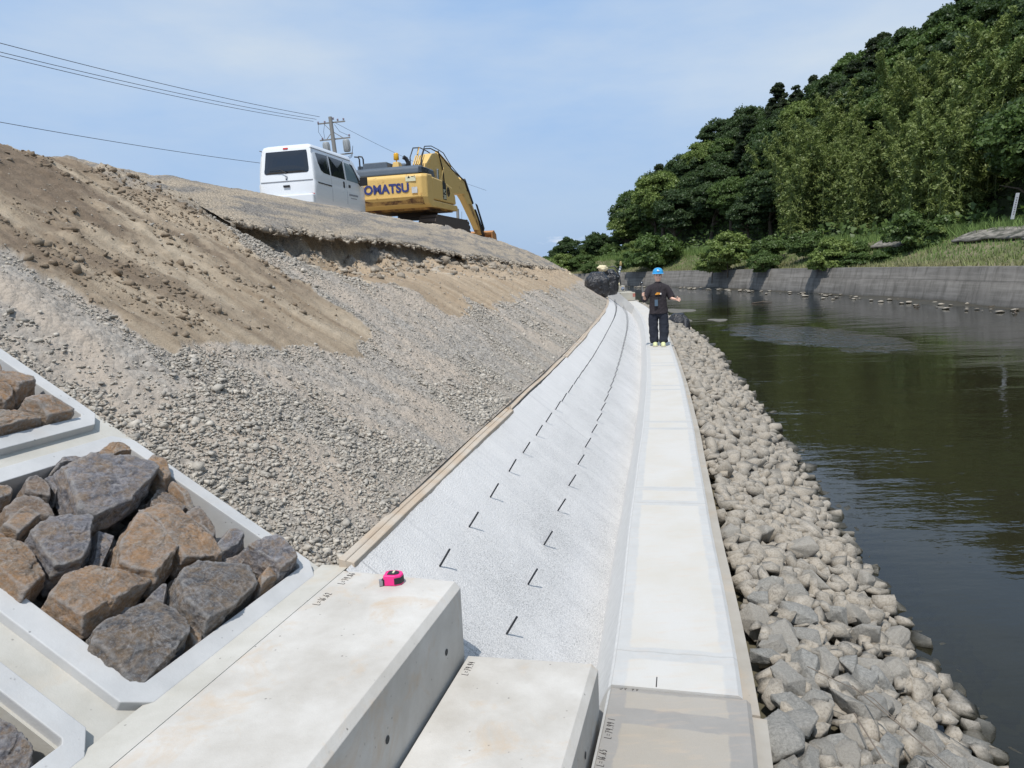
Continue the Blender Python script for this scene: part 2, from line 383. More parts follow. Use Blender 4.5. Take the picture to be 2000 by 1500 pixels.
soil = k.mix(k.math('MULTIPLY', k.ramp(mid, [(0.45, 0.0), (0.6, 1.0)]), 0.35), soil, (0.37, 0.295, 0.21))
soil = k.mix(k.math('MULTIPLY', fin, 0.25), soil, (0.22, 0.17, 0.12))
soil = k.mix(k.math('MULTIPLY', tone, 0.8), soil, k.mix(mid, (0.12, 0.088, 0.062), (0.21, 0.155, 0.11)))
lon = k.noise(k.map(uvm, (0.55, 4.2, 1)), 1.0, 6, 0.6, 0.4)
asp = k.mix(k.ramp(k.math('ADD', k.math('MULTIPLY', lon, 0.75), k.math('MULTIPLY', mid, 0.25)), [(0.44, 0.0), (0.54, 1.0)]), k.mix(vsc.outputs[0], (0.13, 0.12, 0.11), (0.32, 0.29, 0.255)), k.mix(vsc.outputs[1], (0.28, 0.23, 0.175), (0.47, 0.395, 0.30)))
soil = k.mix(k.math('MULTIPLY', k.ramp(k.math('DIVIDE', uvs2[0], 20.0), [(0.22, 0.), (0.30, 1.)]), 0.45), soil, k.mix(stre, (0.30, 0.20, 0.12), (0.52, 0.42, 0.30)))
c = k.mix(dirt, gr, soil); c = k.mix(crust, c, asp)
k.col(c); k.rough(0.95); k.b.inputs['Specular IOR Level'].default_value = 0.15
hh = k.math('ADD', k.math('MULTIPLY', k.math('SUBTRACT', 1.0, vc.outputs['Distance']), k.math('SUBTRACT', 1.0, k.math('MULTIPLY', dirt, 0.75))), k.math('MULTIPLY', fin, 0.8))
k.nrm(k.bump(k.math('ADD', hh, k.math('MULTIPLY', mid, 1.2)), 0.7, 0.02)); M['bank'] = k.m
# stones and pebbles
def stone_mat(name, c1, c2, c3, island=False, sc=1.0, bs=0.5, speck=0.35, rust=0.0):
    k = NM(name); pos = k.co('Object') if not island else k.geo()
    r = k.rnd(island)
    off = k.n('ShaderNodeVectorMath'); off.operation = 'ADD'; k.l(pos, off.inputs[0]); cm = k.n('ShaderNodeCombineXYZ'); k.l(k.math('MULTIPLY', r, 37.0), cm.inputs[0]); k.l(cm.outputs[0], off.inputs[1]); p = off.outputs[0]
    a = k.noise(p, 7 * sc, 7, 0.68, 0.4); b = k.noise(p, 70 * sc, 4, 0.75)
    c = k.mix(k.ramp(a, [(0.35, 0.0), (0.65, 1.0)]), c1, c2)
    c = k.mix(k.ramp(r, [(0.0, 0.0), (1.0, 0.75)]), c, c3)
    if rust > 0: c = k.mix(k.math('MULTIPLY', k.ramp(k.noise(p, 4 * sc, 6, 0.7, 1.0), [(0.52, 0.0), (0.66, 1.0)]), rust), c, (0.30, 0.17, 0.08))
    c = k.mix(k.math('MULTIPLY', k.ramp(b, [(0.35, 1.0), (0.5, 0.0)]), speck), c, tuple(x * 0.3 for x in c1))
    c = k.mix(k.math('MULTIPLY', k.ramp(b, [(0.55, 0.0), (0.68, 1.0)]), speck * 0.6), c, (0.5, 0.49, 0.46))
    # wet and dark just above the water line
    zz = k.sep(k.geo())[2]
    wet = k.ramp(k.math('ADD', zz, 1.0), [(0.33, 1.0), (0.37, 0.0)])
    c = k.mix(k.math('MULTIPLY', wet, 0.92), c, (0.04, 0.038, 0.028))
    k.col(c); k.rough(k.math('SUBTRACT', 0.88, k.math('MULTIPLY', wet, 0.5))); k.nrm(k.bump(k.math('ADD', a, k.math('MULTIPLY', b, 0.35)), bs, 0.012)); return k.m
M['riprap'] = stone_mat('riprap_stone', (0.21, 0.205, 0.19), (0.39, 0.375, 0.34), (0.36, 0.32, 0.265), bs=0.9, speck=0.6)
M['riprap_far'] = stone_mat('riprap_far', (0.205, 0.185, 0.155), (0.385, 0.345, 0.29), (0.375, 0.325, 0.26), island=True, speck=0.45, bs=0.9)
M['pebble'] = stone_mat('gravel_pebble', (0.235, 0.215, 0.185), (0.37, 0.34, 0.295), (0.60, 0.545, 0.465), island=True, sc=6, bs=0.5, speck=0.15)
M['clod'] = stone_mat('soil_clod', (0.15, 0.115, 0.08), (0.24, 0.185, 0.13), (0.28, 0.225, 0.165), island=True, sc=3, bs=0.6, speck=0.1)
def slate(name, base, mid_, acc, acc_amt):
    k = NM(name); p0 = k.co('Object'); r = k.rnd()
    off = k.n('ShaderNodeVectorMath'); off.operation = 'ADD'; k.l(p0, off.inputs[0]); cm = k.n('ShaderNodeCombineXYZ'); k.l(k.math('MULTIPLY', r, 53.0), cm.inputs[1]); k.l(k.math('MULTIPLY', r, 21.0), cm.inputs[0]); k.l(cm.outputs[0], off.inputs[1]); p = off.outputs[0]
    lay = k.noise(k.map(p, (5, 13, 26), rot=(0.5, 0.3, 0.9)), 1.7, 9, 0.78, 0.5); a = k.noise(k.map(p, (1, 1.6, 2.4), rot=(0.5, 0.3, 0.9)), 11, 9, 0.78, 0.5); b = k.noise(p, 95, 5, 0.85)
    c = k.mix(k.ramp(lay, [(0.40, 0.0), (0.60, 1.0)]), base, mid_)
    c = k.mix(k.math('MULTIPLY', k.ramp(a, [(0.46 - 0.1 * acc_amt, 0.0), (0.62 - 0.08 * acc_amt, 1.0)]), 0.85), c, k.mix(k.noise(p, 30, 4), acc, tuple(x * 1.7 for x in acc)))
    vein = k.ramp(k.math('ABSOLUTE', k.math('SUBTRACT', k.noise(k.map(p, (1, 1, 1), (9, 4, 2)), 6.5, 6, 0.6, 1.2), 0.5)), [(0.0, 1.0), (0.022, 0.0)])
    c = k.mix(k.math('MULTIPLY', vein, 0.35), c, (0.40, 0.39, 0.39))
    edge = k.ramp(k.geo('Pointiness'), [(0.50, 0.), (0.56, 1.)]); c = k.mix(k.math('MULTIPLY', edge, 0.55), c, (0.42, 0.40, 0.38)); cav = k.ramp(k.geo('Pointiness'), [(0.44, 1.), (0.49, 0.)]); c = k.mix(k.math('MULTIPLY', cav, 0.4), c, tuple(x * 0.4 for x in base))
    c = k.mix(k.math('MULTIPLY', k.ramp(b, [(0.52, 0.0), (0.68, 1.0)]), 0.6), c, (0.42, 0.40, 0.39))
    c = k.mix(k.math('MULTIPLY', k.ramp(b, [(0.3, 1.0), (0.48, 0.0)]), 0.6), c, tuple(x * 0.3 for x in base))
    k.col(c); k.rough(0.62); k.b.inputs['Specular IOR Level'].default_value = 0.45
    k.nrm(k.bump(k.math('ADD', k.math('ADD', lay, k.math('MULTIPLY', a, 0.7)), k.math('MULTIPLY', b, 0.25)), 1.0, 0.02)); return k.m
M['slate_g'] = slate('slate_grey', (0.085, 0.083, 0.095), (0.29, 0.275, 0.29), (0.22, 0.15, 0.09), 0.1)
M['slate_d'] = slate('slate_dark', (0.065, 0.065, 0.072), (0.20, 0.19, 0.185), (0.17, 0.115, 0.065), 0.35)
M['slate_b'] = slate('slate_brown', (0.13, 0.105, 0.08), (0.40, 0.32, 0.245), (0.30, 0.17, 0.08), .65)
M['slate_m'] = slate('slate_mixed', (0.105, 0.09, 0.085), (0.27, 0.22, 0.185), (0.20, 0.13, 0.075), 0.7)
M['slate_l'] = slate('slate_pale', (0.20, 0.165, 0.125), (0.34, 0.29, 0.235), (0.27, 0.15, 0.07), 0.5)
# timber
k = NM('weathered_timber'); uvp = k.map(k.co('UV'), (2.5, 90, 1)); g = k.noise(uvp, 1.0, 7, 0.7, 0.8); pos = k.geo(); b = k.noise(pos, 6, 5)
c = k.mix(g, (0.30, 0.225, 0.155), (0.60, 0.49, 0.375)); c = k.mix(k.ramp(b, [(0.4, 0.0), (0.65, 0.6)]), c, (0.50, 0.46, 0.40)); k.col(c); k.rough(0.85)
k.nrm(k.bump(g, 0.6, 0.006)); M['timber'] = k.m
M['rebar'] = simple('rebar_steel', (0.035, 0.038, 0.045), 0.55, 0.3)
M['ink'] = simple('marker_ink', (0.05, 0.045, 0.045), 0.8)
M['chalk'] = simple('pink_chalk', (0.62, 0.36, 0.32), 0.9)
# water
k = NM('river_water'); k.t.nodes.remove(k.b); pos = k.geo(); sp = k.sep(pos)
fr = k.n('ShaderNodeFresnel'); fr.inputs['IOR'].default_value = 1.333
gl = k.n('ShaderNodeBsdfGlossy'); gl.inputs['Roughness'].default_value = 0.02; gl.inputs['Color'].default_value = (0.95, 0.97, 1, 1)
tr = k.n('ShaderNodeBsdfTransparent'); tr.inputs['Color'].default_value = (0.34, 0.36, 0.22, 1)
df = k.n('ShaderNodeBsdfDiffuse'); df.inputs['Color'].default_value = (0.038, 0.035, 0.021, 1)
m1 = k.n('ShaderNodeMixShader'); m1.inputs[0].default_value = 0.45; k.l(tr.outputs[0], m1.inputs[1]); k.l(df.outputs[0], m1.inputs[2])
m2 = k.n('ShaderNodeMixShader'); k.l(fr.outputs[0], m2.inputs[0]); k.l(m1.outputs[0], m2.inputs[1]); k.l(gl.outputs[0], m2.inputs[2]); k.l(m2.outputs[0], k.out.inputs['Surface'])
w1 = k.noise(k.map(pos, (0.55, 1.5, 1), rot=(0, 0, 0.25)), 0.95, 2, 0.45, 0.3); w2 = k.noise(k.map(pos, (1.0, 2.4, 1), rot=(0, 0, 0.1)), 3.6, 3, 0.5); w3 = k.noise(k.map(pos, (2.0, 1.0, 1), rot=(0, 0, 0.15)), 1.7, 3, 0.6)
dx = k.math('MULTIPLY', k.math('SUBTRACT', k.math('SUBTRACT', sp[0], 9.5), k.math('MULTIPLY', k.math('SUBTRACT', sp[1], 23.0), -0.10)), 1 / 1.9); dy = k.math('MULTIPLY', k.math('SUBTRACT', sp[1], 23.5), 1 / 5.0)
patch = k.ramp(k.math('ADD', k.math('ADD', k.math('MULTIPLY', dx, dx), k.math('MULTIPLY', dy, dy)), k.math('MULTIPLY', k.math('SUBTRACT', k.noise(pos, 0.9, 5), 0.5), 2.6)), [(0.2, 1.0), (1.5, 0.0)])
calm = k.ramp(k.noise(k.map(pos, (0.2, 0.35, 1)), 1.0, 3), [(0.4, 0.35), (0.62, 1.0)])
hgt = k.math('ADD', k.math('ADD', k.math('MULTIPLY', w1, 0.85), k.math('MULTIPLY', w2, 0.30)), k.math('MULTIPLY', w3, k.math('ADD', 0.015, k.math('MULTIPLY', patch, 7.0))))
hgt = k.math('MULTIPLY', hgt, k.math('MAXIMUM', calm, patch))
bn = k.bump(hgt, 0.5, 0.042)
k.l(bn, fr.inputs['Normal']); k.l(bn, gl.inputs['Normal']); M['water'] = k.m
k = NM('river_bed'); pos = k.geo()
c = k.mix(k.ramp(k.noise(pos, 1.2, 6, 0.65), [(0.35, 0.0), (0.65, 1.0)]), (0.075, 0.068, 0.042), (0.14, 0.12, 0.08)); k.col(c); k.nrm(k.bump(k.noise(pos, 6, 5), 0.5, 0.05)); M['bed'] = k.m

# ------------------------------------------------------------------ walkway, slope paving, steps
WATER = -0.70
S_new = srange(0.0, 36.5, 0.20, 0.02)
me = sweep('walkway', [(0.145, -0.30), (0.016, -0.016), (0.0, 0.0), (-0.515, 0.0), (-0.532, -0.012), (-0.535, -0.9), (0.145, -0.9)], S_new)
tag(obj('walkway', me, M['walk']), kind='structure')
S_old = np.arange(-6.0, -0.0045, 0.25).tolist() + [-0.005]
me = sweep('walkway', [(0.022, -0.9), (0.016, -0.030), (0.0, -0.012), (-0.545, -0.012), (-0.562, -0.028), (-0.565, -0.9)], np.array(S_old))
tag(obj('walkway', me, M['walk_old']), kind='structure')
me = sweep('kerb_footing', [(-0.5355, -0.9), (-0.5355, -0.075), (-0.60, -0.08), (-0.61, -0.9)], srange(0.0, 36.5, 0.3, 0.03))
tag(obj('walkway_footing', me, M['footing']), kind='structure')
me = sweep('kerb_footing', [(-0.5655, -0.9), (-0.5655, -0.085), (-0.625, -0.09), (-0.635, -0.9)], np.array([-6, -4, -2, -0.005]))
tag(obj('walkway_footing', me, M['footing']), kind='structure')
def slope_z(o): return -0.27 + (np.asarray(o) - 0.14) * (0.77 / 0.96)
Sg = srange(-0.155, 31.0, 0.03, 0.012); Og = np.linspace(0.125, 1.115, 40)
me, s_, o_ = grid('slope_paving', Sg, Og, lambda s, o: slope_z(o) + 0.006 * n2(s, o, 5, 5, 3, 11) + 0.004 * n2(s, o, 30, 30, 2, 5) * (s < 8))
tag(obj('slope_paving', me, M['agg'], None), kind='structure')
# two concrete steps with chamfered noses
def step_block(o0, o1, ztop, s1, label, cw=0.024, yaw=0.0):
    t = empty('concrete_step', Wv(-3.0, (o0 + o1) / 2, ztop)); tag(t, label, 'step', 'concrete steps beside the walkway')
    V = []; S = [-5.0, s1]
    prof = [(o0, -0.95), (o0, ztop - 0.026), (o0 + cw, ztop), (o1, ztop), (o1, -0.95)]
    n = len(prof)
    for i, s in enumerate(S):
        for (o, z) in prof:
            V.append(W(s + (yaw * (o - o0) if i else 0), o, z))
    V = np.array(V) - np.array(t.location)
    F = [list(range(n))[::-1], list(range(n, 2 * n))] + [[j, (j + 1) % n, n + (j + 1) % n, n + j] for j in range(n)]
    me = mesh('step_body', V, [f[::-1] for f in F]); b = obj('step_body', me, M['step'], t)
    bv = b.modifiers.new('b', 'BEVEL'); bv.width = 0.002; bv.segments = 2; bv.limit_method = 'ANGLE'
    return t
stA = step_block(0.590, 1.134, 0.500, -0.178, 'upper concrete step with a pink tape measure standing on it', yaw=0.07)
stB = step_block(0.035, 0.574, 0.175, -0.150, 'lower concrete step between the upper step and the walkway', cw=0.026, yaw=-0.05)
def hole(par, s, o, z, r=0.013):
    mb = MB(); c = Wv(s, o, z) - par.location
    ax = Vector((-L0[0], -L0[1], 0))
    rot = ax.to_track_quat('Z', 'Y').to_matrix()
    mb.lathe([(r, 0.0), (r, 0.0012), (r * 0.72, 0.0012), (r * 0.6, 0.0004)], 18, c, 0, rot)
    mb.build('lifting_hole', M['dark_hole'], par)
hole(stA, -0.385, 0.590, 0.30); hole(stA, -0.93, 0.590, 0.30); hole(stB, -0.50, 0.035, 0.02); 

# hand-written marks (stroke font)
GL = {'L': [[(0, 1), (0, 0), (.55, 0)]], '=': [[(0, .65), (.45, .65)], [(0, .35), (.45, .35)]], '7': [[(0, 1), (.55, 1), (.2, 0)]],
      '9': [[(.5, .6), (.25, .45), (.02, .7), (.25, 1), (.5, .85), (.5, .6), (.38, 0)]], '8': [[(.28, .52), (.05, .75), (.28, 1), (.5, .75), (.28, .52), (.02, .25), (.28, 0), (.54, .25), (.28, .52)]],
      '6': [[(.45, 1), (.1, .5), (.05, .2), (.28, 0), (.5, .2), (.4, .48), (.08, .35)]], '4': [[(.35, 1), (0, .4), (.55, .4)], [(.4, .7), (.38, 0)]],
      '1': [[(.2, 1), (.2, 0)]], '2': [[(.03, .8), (.25, 1), (.48, .75), (.02, 0), (.55, .03)]], '5': [[(.5, 1), (.1, 1), (.05, .55), (.4, .55), (.5, .25), (.25, 0), (0, .1)]],
      '0': [[(.25, 1), (.02, .5), (.25, 0), (.48, .5), (.25, 1)]], '.': [[(.1, .0), (.16, .06)]], 'I': [[(0, 0), (0, 1)]]}
def handwriting(text, s, o, z, hgt, par, mat=None, lean=0.0, ang=0.0, asp=0.62):
    """letters lie on the top face; text runs along s (away from the camera), tops towards +o"""
    mb = MB(); x = 0
    for ch in text:
        if ch == ' ': x += 0.5; continue
        for st_ in GL[ch]:
            pts = []
            for (a, b) in st_:
                u = (x + a * asp + b * 0.12) * hgt; v = b * hgt
                uu = u * math.cos(ang) - v * math.sin(ang); vv = u * math.sin(ang) + v * math.cos(ang)
                pts.append((s + uu, o + vv))
            for (p, q) in zip(pts[:-1], pts[1:]):
                d = Vector((q[0] - p[0], q[1] - p[1])); 
                if d.length < 1e-6: continue
                nrm = Vector((-d.y, d.x)).normalized() * 0.0009; e = d.normalized() * 0.001
                V = [(p[0] - e.x + nrm.x, p[1] - e.y + nrm.y), (p[0] - e.x - nrm.x, p[1] - e.y - nrm.y), (q[0] + e.x - nrm.x, q[1] + e.y - nrm.y), (q[0] + e.x + nrm.x, q[1] + e.y + nrm.y)]
                base = par.location if par else Vector((0, 0, 0))
                top = [Wv(a_, b_, z + 0.0016) - base for a_, b_ in V]; bot = [Wv(a_, b_, z + 0.0002) - base for a_, b_ in V]
                mb.add(top + bot, [[0, 1, 2, 3], [7, 6, 5, 4], [0, 4, 5, 1], [1, 5, 6, 2], [2, 6, 7, 3], [3, 7, 4, 0]])
        x += 0.62 if ch not in '.1I' else 0.32
    return mb.build('handwriting', mat or M['ink'], par)
handwriting('L=79.86', -0.280, 1.066, 0.5, 0.030, stA)
handwriting('L=16.62', -0.480, 1.070, 0.5, 0.030, stA)
handwriting('L=79.94', -0.325, 0.530, 0.175, 0.026, stB)
for txt, s, o, h, lb in (('L=79.99 I', -0.345, -0.036, 0.026, 'handwritten L=79.99 on the old walkway edge, the mark nearer the joint'), ('L=16.65', -0.505, -0.030, 0.026, 'handwritten L=16.65 on the old walkway edge, lowest in the photo')):
    q = handwriting(txt, s, o, -0.012, h, None); tag(q, lb, 'writing')
q = handwriting('50 00', -0.012, -0.035, -0.012, 0.028, None, ang=-math.pi / 2); tag(q, 'black handwritten mark 50 00 at the walkway joint', 'writing')
mb = MB(); a = Wv(0.01, -0.185, 0.0); b = Wv(0.085, -0.185, 0.0); mb.tube([a, b], 0.0025, 4); q = mb.build('survey_nail_line', M['ink']); tag(q, 'short black line drawn across the new walkway joint', 'marking')

# ------------------------------------------------------------------ frames on the slope: plane coordinates s, t (up the slope), h (out of it)
MS = 0.62
_b0 = W(0, 1.235, 0.5); _td = np.array([L0[0], L0[1], MS]); _td /= np.linalg.norm(_td)
_nd = np.array([-MS * L0[0], -MS * L0[1], 1.0]); _nd /= np.linalg.norm(_nd); _f3 = np.array([F0[0], F0[1], 0.0])
def Q(s, t, h): return _b0 + _f3 * s + _td * t + _nd * h
crib_rot = Matrix((Vector(_f3), Vector(_td), Vector(_nd))).transposed().to_4x4()
# apron of mortar between the frames
mb = MB()
def qbox(s0, s1, t0, t1, h0, h1):
    V = [Q(s, t, h) for h in (h0, h1) for (s, t) in ((s0, t0), (s1, t0), (s1, t1), (s0, t1))]
    mb.add(V, [[0, 3, 2, 1], [4, 5, 6, 7], [0, 1, 5, 4], [1, 2, 6, 5], [2, 3, 7, 6], [3, 0, 4, 7]])
UNITS = [(-1.202, -0.122, k_ * 1.235 + 0.0, k_ * 1.235 + 1.137) for k_ in range(4)] + [(-2.425, -1.325, k_ * 1.235, k_ * 1.235 + 1.137) for k_ in range(3)]
qbox(-0.175, -0.079, -0.02, 5.0, -0.40, -0.034); qbox(-1.40, -1.15, -0.02, 5.0, -0.40, -0.0345); qbox(-2.60, -2.36, -0.02, 5.0, -0.4, -0.034)
for k_ in range(1, 4): qbox(-2.36, -0.175, k_ * 1.235 - 0.16, k_ * 1.235 + 0.06, -0.40, -0.035)
qbox(-2.6, -0.079, -0.075, 0.055, -0.40, -0.0355)
# level strip against the upper step
V = [W(s, o, z) for z in (-0.3, 0.5) for (s, o) in ((-5, 1.1350), (-0.085, 1.1350), (-0.085, 1.262), (-5, 1.262))]
mb.add(V, [[0, 1, 2, 3][::-1], [4, 5, 6, 7], [0, 1, 5, 4], [1, 2, 6, 5], [2, 3, 7, 6], [3, 0, 4, 7]])
qbox(-2.36, -0.18, 0.03, 4.9, -0.6, -0.36)
ap = mb.build('slope_apron', M['mortar']); tag(ap, kind='structure')
crib_labels = ['white concrete frame packed with dark slate rocks beside the upper step', 'white concrete frame packed with rocks above the middle frame, by the gravel', 'concrete frame further up the slope', 'topmost concrete frame on the slope', 'white concrete frame at the bottom left with a big dark rock', 'concrete frame left of the rock-filled frames', 'concrete frame high on the left']
for ui, (s0, s1, t0, t1) in enumerate(UNITS):
    ch = 0.068; iw = 0.072
    outer = [(s0 + ch, t0), (s1 - ch, t0), (s1, t0 + ch), (s1, t1 - ch), (s1 - ch, t1), (s0 + ch, t1), (s0, t1 - ch), (s0, t0 + ch)]
    i0, i1, j0, j1 = s0 + iw + 0.02, s1 - iw + 0.006, t0 + iw, t1 - iw
    inner = [(i0 + .012, j0), (i1 - .012, j0), (i1, j0 + .012), (i1, j1 - .012), (i1 - .012, j1), (i0 + .012, j1), (i0, j1 - .012), (i0, j0 + .012)]
    V = [Q(s, t, h) for (ring, h, e) in ((outer, -0.40, 0), (outer, 0.0, 0), (inner, 0.0, 0), (inner, -0.40, 0)) for (s, t) in ring]
    n = 8; F = []
    for r_ in range(3):
        for j in range(n): F.append([r_ * n + j, r_ * n + (j + 1) % n, (r_ + 1) * n + (j + 1) % n, (r_ + 1) * n + j])
    me = mesh('concrete_frame', V, F); o = obj('concrete_crib', me, M['ring'])
    bv = o.modifiers.new('b', 'BEVEL'); bv.width = 0.0035; bv.segments = 2; bv.limit_method = 'ANGLE'; bv.angle_limit = R(40)
    tag(o, crib_labels[ui], 'concrete frame', 'stone-filled concrete frames on the slope')

# ------------------------------------------------------------------ rocks
def ico(sub):
    bm = bmesh.new(); bmesh.ops.create_icosphere(bm, subdivisions=sub, radius=1.0)
    V = np.array([v.co[:] for v in bm.verts]); F = np.array([[v.index for v in f.verts] for f in bm.faces]); bm.free(); return V, F
ICO = {k_: ico(k_) for k_ in (1, 2, 3, 4, 5, 6)}
CAPR = 1.35
def planes_shape(D, N, d, soft=0.0):
    dn = D @ N.T; r = np.where(dn > 1e-3, d[None, :] / np.maximum(dn, 1e-3), 1e3); r = np.minimum(r, CAPR)
    if soft > 0:
        a = 1.0 / soft; rm = r.min(1, keepdims=True); return (rm[:, 0] - soft * np.log(np.exp(-(r - rm) * a).sum(1)))
    return r.min(1)
def blocky(D, rr, cuts=6, lo=.60, hi=.92):
    q = rr.normal(size=(3, 3)) * .16 + np.eye(3); q /= np.linalg.norm(q, axis=1)[:, None]; N = [*q, *(-q)]; dd = [1.05, .80, .62, 1.05, .80, .62]; dd = [v * rr.uniform(.82, 1.05) for v in dd]
    ext = np.array([1.05, .8, .62])
    for _ in range(cuts):
        n_ = rr.normal(size=3); n_ /= np.linalg.norm(n_); N.append(n_); dd.append(float(np.linalg.norm(n_ * ext)) * rr.uniform(lo + .12, hi + .12))
    return D * planes_shape(D, np.array(N), np.array(dd))[:, None]
def hull_rock(rr, n=14, dim=(1.1, .82, .62)):
    """crisp angular stone: convex hull of a few random points; returns V, F and its planes"""
    P = rr.uniform(-1, 1, (n, 3)); P /= (np.abs(P) ** 3.2).sum(1)[:, None] ** (1 / 3.2); P *= rr.uniform(.86, 1.04, n)[:, None] * np.array(dim) * rr.uniform(.85, 1.15, 3)
    bm = bmesh.new(); [bm.verts.new(p) for p in P]; bmesh.ops.convex_hull(bm, input=bm.verts); loose = [v for v in bm.verts if not v.link_faces]; bmesh.ops.delete(bm, geom=loose, context='VERTS'); bmesh.ops.triangulate(bm, faces=bm.faces); bmesh.ops.recalc_face_normals(bm, faces=bm.faces); bm.verts.index_update()
    V = np.array([v.co[:] for v in bm.verts]); F = np.array([[v.index for v in f.verts] for f in bm.faces]); N = np.array([f.normal[:] for f in bm.faces]); d = np.array([f.normal.dot(f.verts[0].co) for f in bm.faces]); bm.free()
    return V, F, N, d
def pack(vs, fs, idx, xf):
    """join many copies of variant meshes; xf(variant verts, instance numbers) gives world verts"""
    VV, FF, b = [], [], 0
    for k_ in range(len(vs)):
        sel = np.nonzero(idx == k_)[0]
        if not len(sel): continue
        V = xf(vs[k_], sel); nv = len(vs[k_]); VV.append(V.reshape(-1, 3)); FF.append((fs[k_][None] + (np.arange(len(sel)) * nv)[:, None, None] + b).reshape(-1, 3)); b += nv * len(sel)
    return np.concatenate(VV), np.concatenate(FF)
def hull2(P):
    P = sorted(map(tuple, P)); 
    def half(pts):
        h = []
        for p in pts:
            while len(h) > 1 and (h[-1][0] - h[-2][0]) * (p[1] - h[-2][1]) - (h[-1][1] - h[-2][1]) * (p[0] - h[-2][0]) <= 0: h.pop()
            h.append(p)
        return h
    return half(P)[:-1] + half(P[::-1])[:-1]
def crib_rock(poly, sub, seed, top=0.05, depth=0.24, hoff=0.0):
    r = np.random.default_rng(seed); H = hull2(poly); c = np.mean(H, 0); size = math.sqrt(abs(sum(H[i][0] * H[(i + 1) % len(H)][1] - H[(i + 1) % len(H)][0] * H[i][1] for i in range(len(H)))) / 2)
    depth = min(depth, size * 0.75); cz = -depth * 0.35
    N = []; d = []
    h0 = 0.0
    for i in range(len(H)):
        a = np.array(H[i]); b = np.array(H[(i + 1) % len(H)]); e = b - a; L_ = np.hypot(*e)
        if L_ < 0.004: continue
        nn = np.array([e[1], -e[0]]) / L_; al = r.uniform(0.0, 0.35); n3 = np.array([nn[0] * math.cos(al), nn[1] * math.cos(al), math.sin(al)])
        N.append(n3); d.append(float(n3[:2] @ (a - c) + n3[2] * (h0 - cz)) - min(.013, size * .07))
        n3 = np.array([nn[0] * math.cos(-0.5), nn[1] * math.cos(-0.5), math.sin(-0.5)]); N.append(n3); d.append(float(n3[:2] @ (a - c) + n3[2] * (h0 - 0.07 - cz)) + 0.0)
    for j in range(5):
        th = r.uniform(0, 6.28); ti = r.uniform(0.08, 0.42) if j else r.uniform(0.05, 0.16)
        n3 = np.array([math.cos(th) * math.sin(ti), math.sin(th) * math.sin(ti), math.cos(ti)]); N.append(n3); d.append((top * r.uniform(0.25, 1.0) - cz) * math.cos(ti) + size * r.uniform(.30, .46) * math.sin(ti))
    N.append(np.array([0, 0, -1.0])); d.append(depth + cz)
    D, F = ICO[sub]; N = np.array(N); d = np.array(d)
    for ax_ in ((1, 0, 0), (-1, 0, 0), (0, 1, 0), (0, -1, 0), (0, 0, 1)):
        N = np.vstack([N, ax_]); Hc = np.array(H) - c; e_ = np.array(ax_); d = np.append(d, (max((Hc @ e_[:2]).max(), .01) + .02) if ax_[2] == 0 else top + .02 - cz)
    r0 = planes_shape(D, N, d); V = D * r0[:, None]
    q = V + r.uniform(0, 50, 3)
    rot = np.array([[0.8, 0.3, 0.5], [-0.4, 0.9, 0.1], [-0.45, -0.3, 0.84]])
    ql = (q @ rot.T) * np.array([4, 8, 30])
    lay = fbm(ql, 4, seed); lay = np.round(lay * 2.5) / 2.5 * .75 + lay * .25; chip = np.abs(fbm(q * 16, 5, seed + 9, .6)) - .3; 
    crack = np.abs(fbm(q * np.array([7, 7, 7]), 3, seed + 5)); crack = -np.exp(-(crack / 0.05) ** 2)
    dis = 0.007 * lay + 0.008 * chip + 0.005 * crack; dis *= min(1.0, size / 0.18)
    V = V * (1 + (dis / np.maximum(r0, 0.02)))[:, None]
    V[:, :] += 0
    return V, F, (c[0], c[1], cz + hoff)
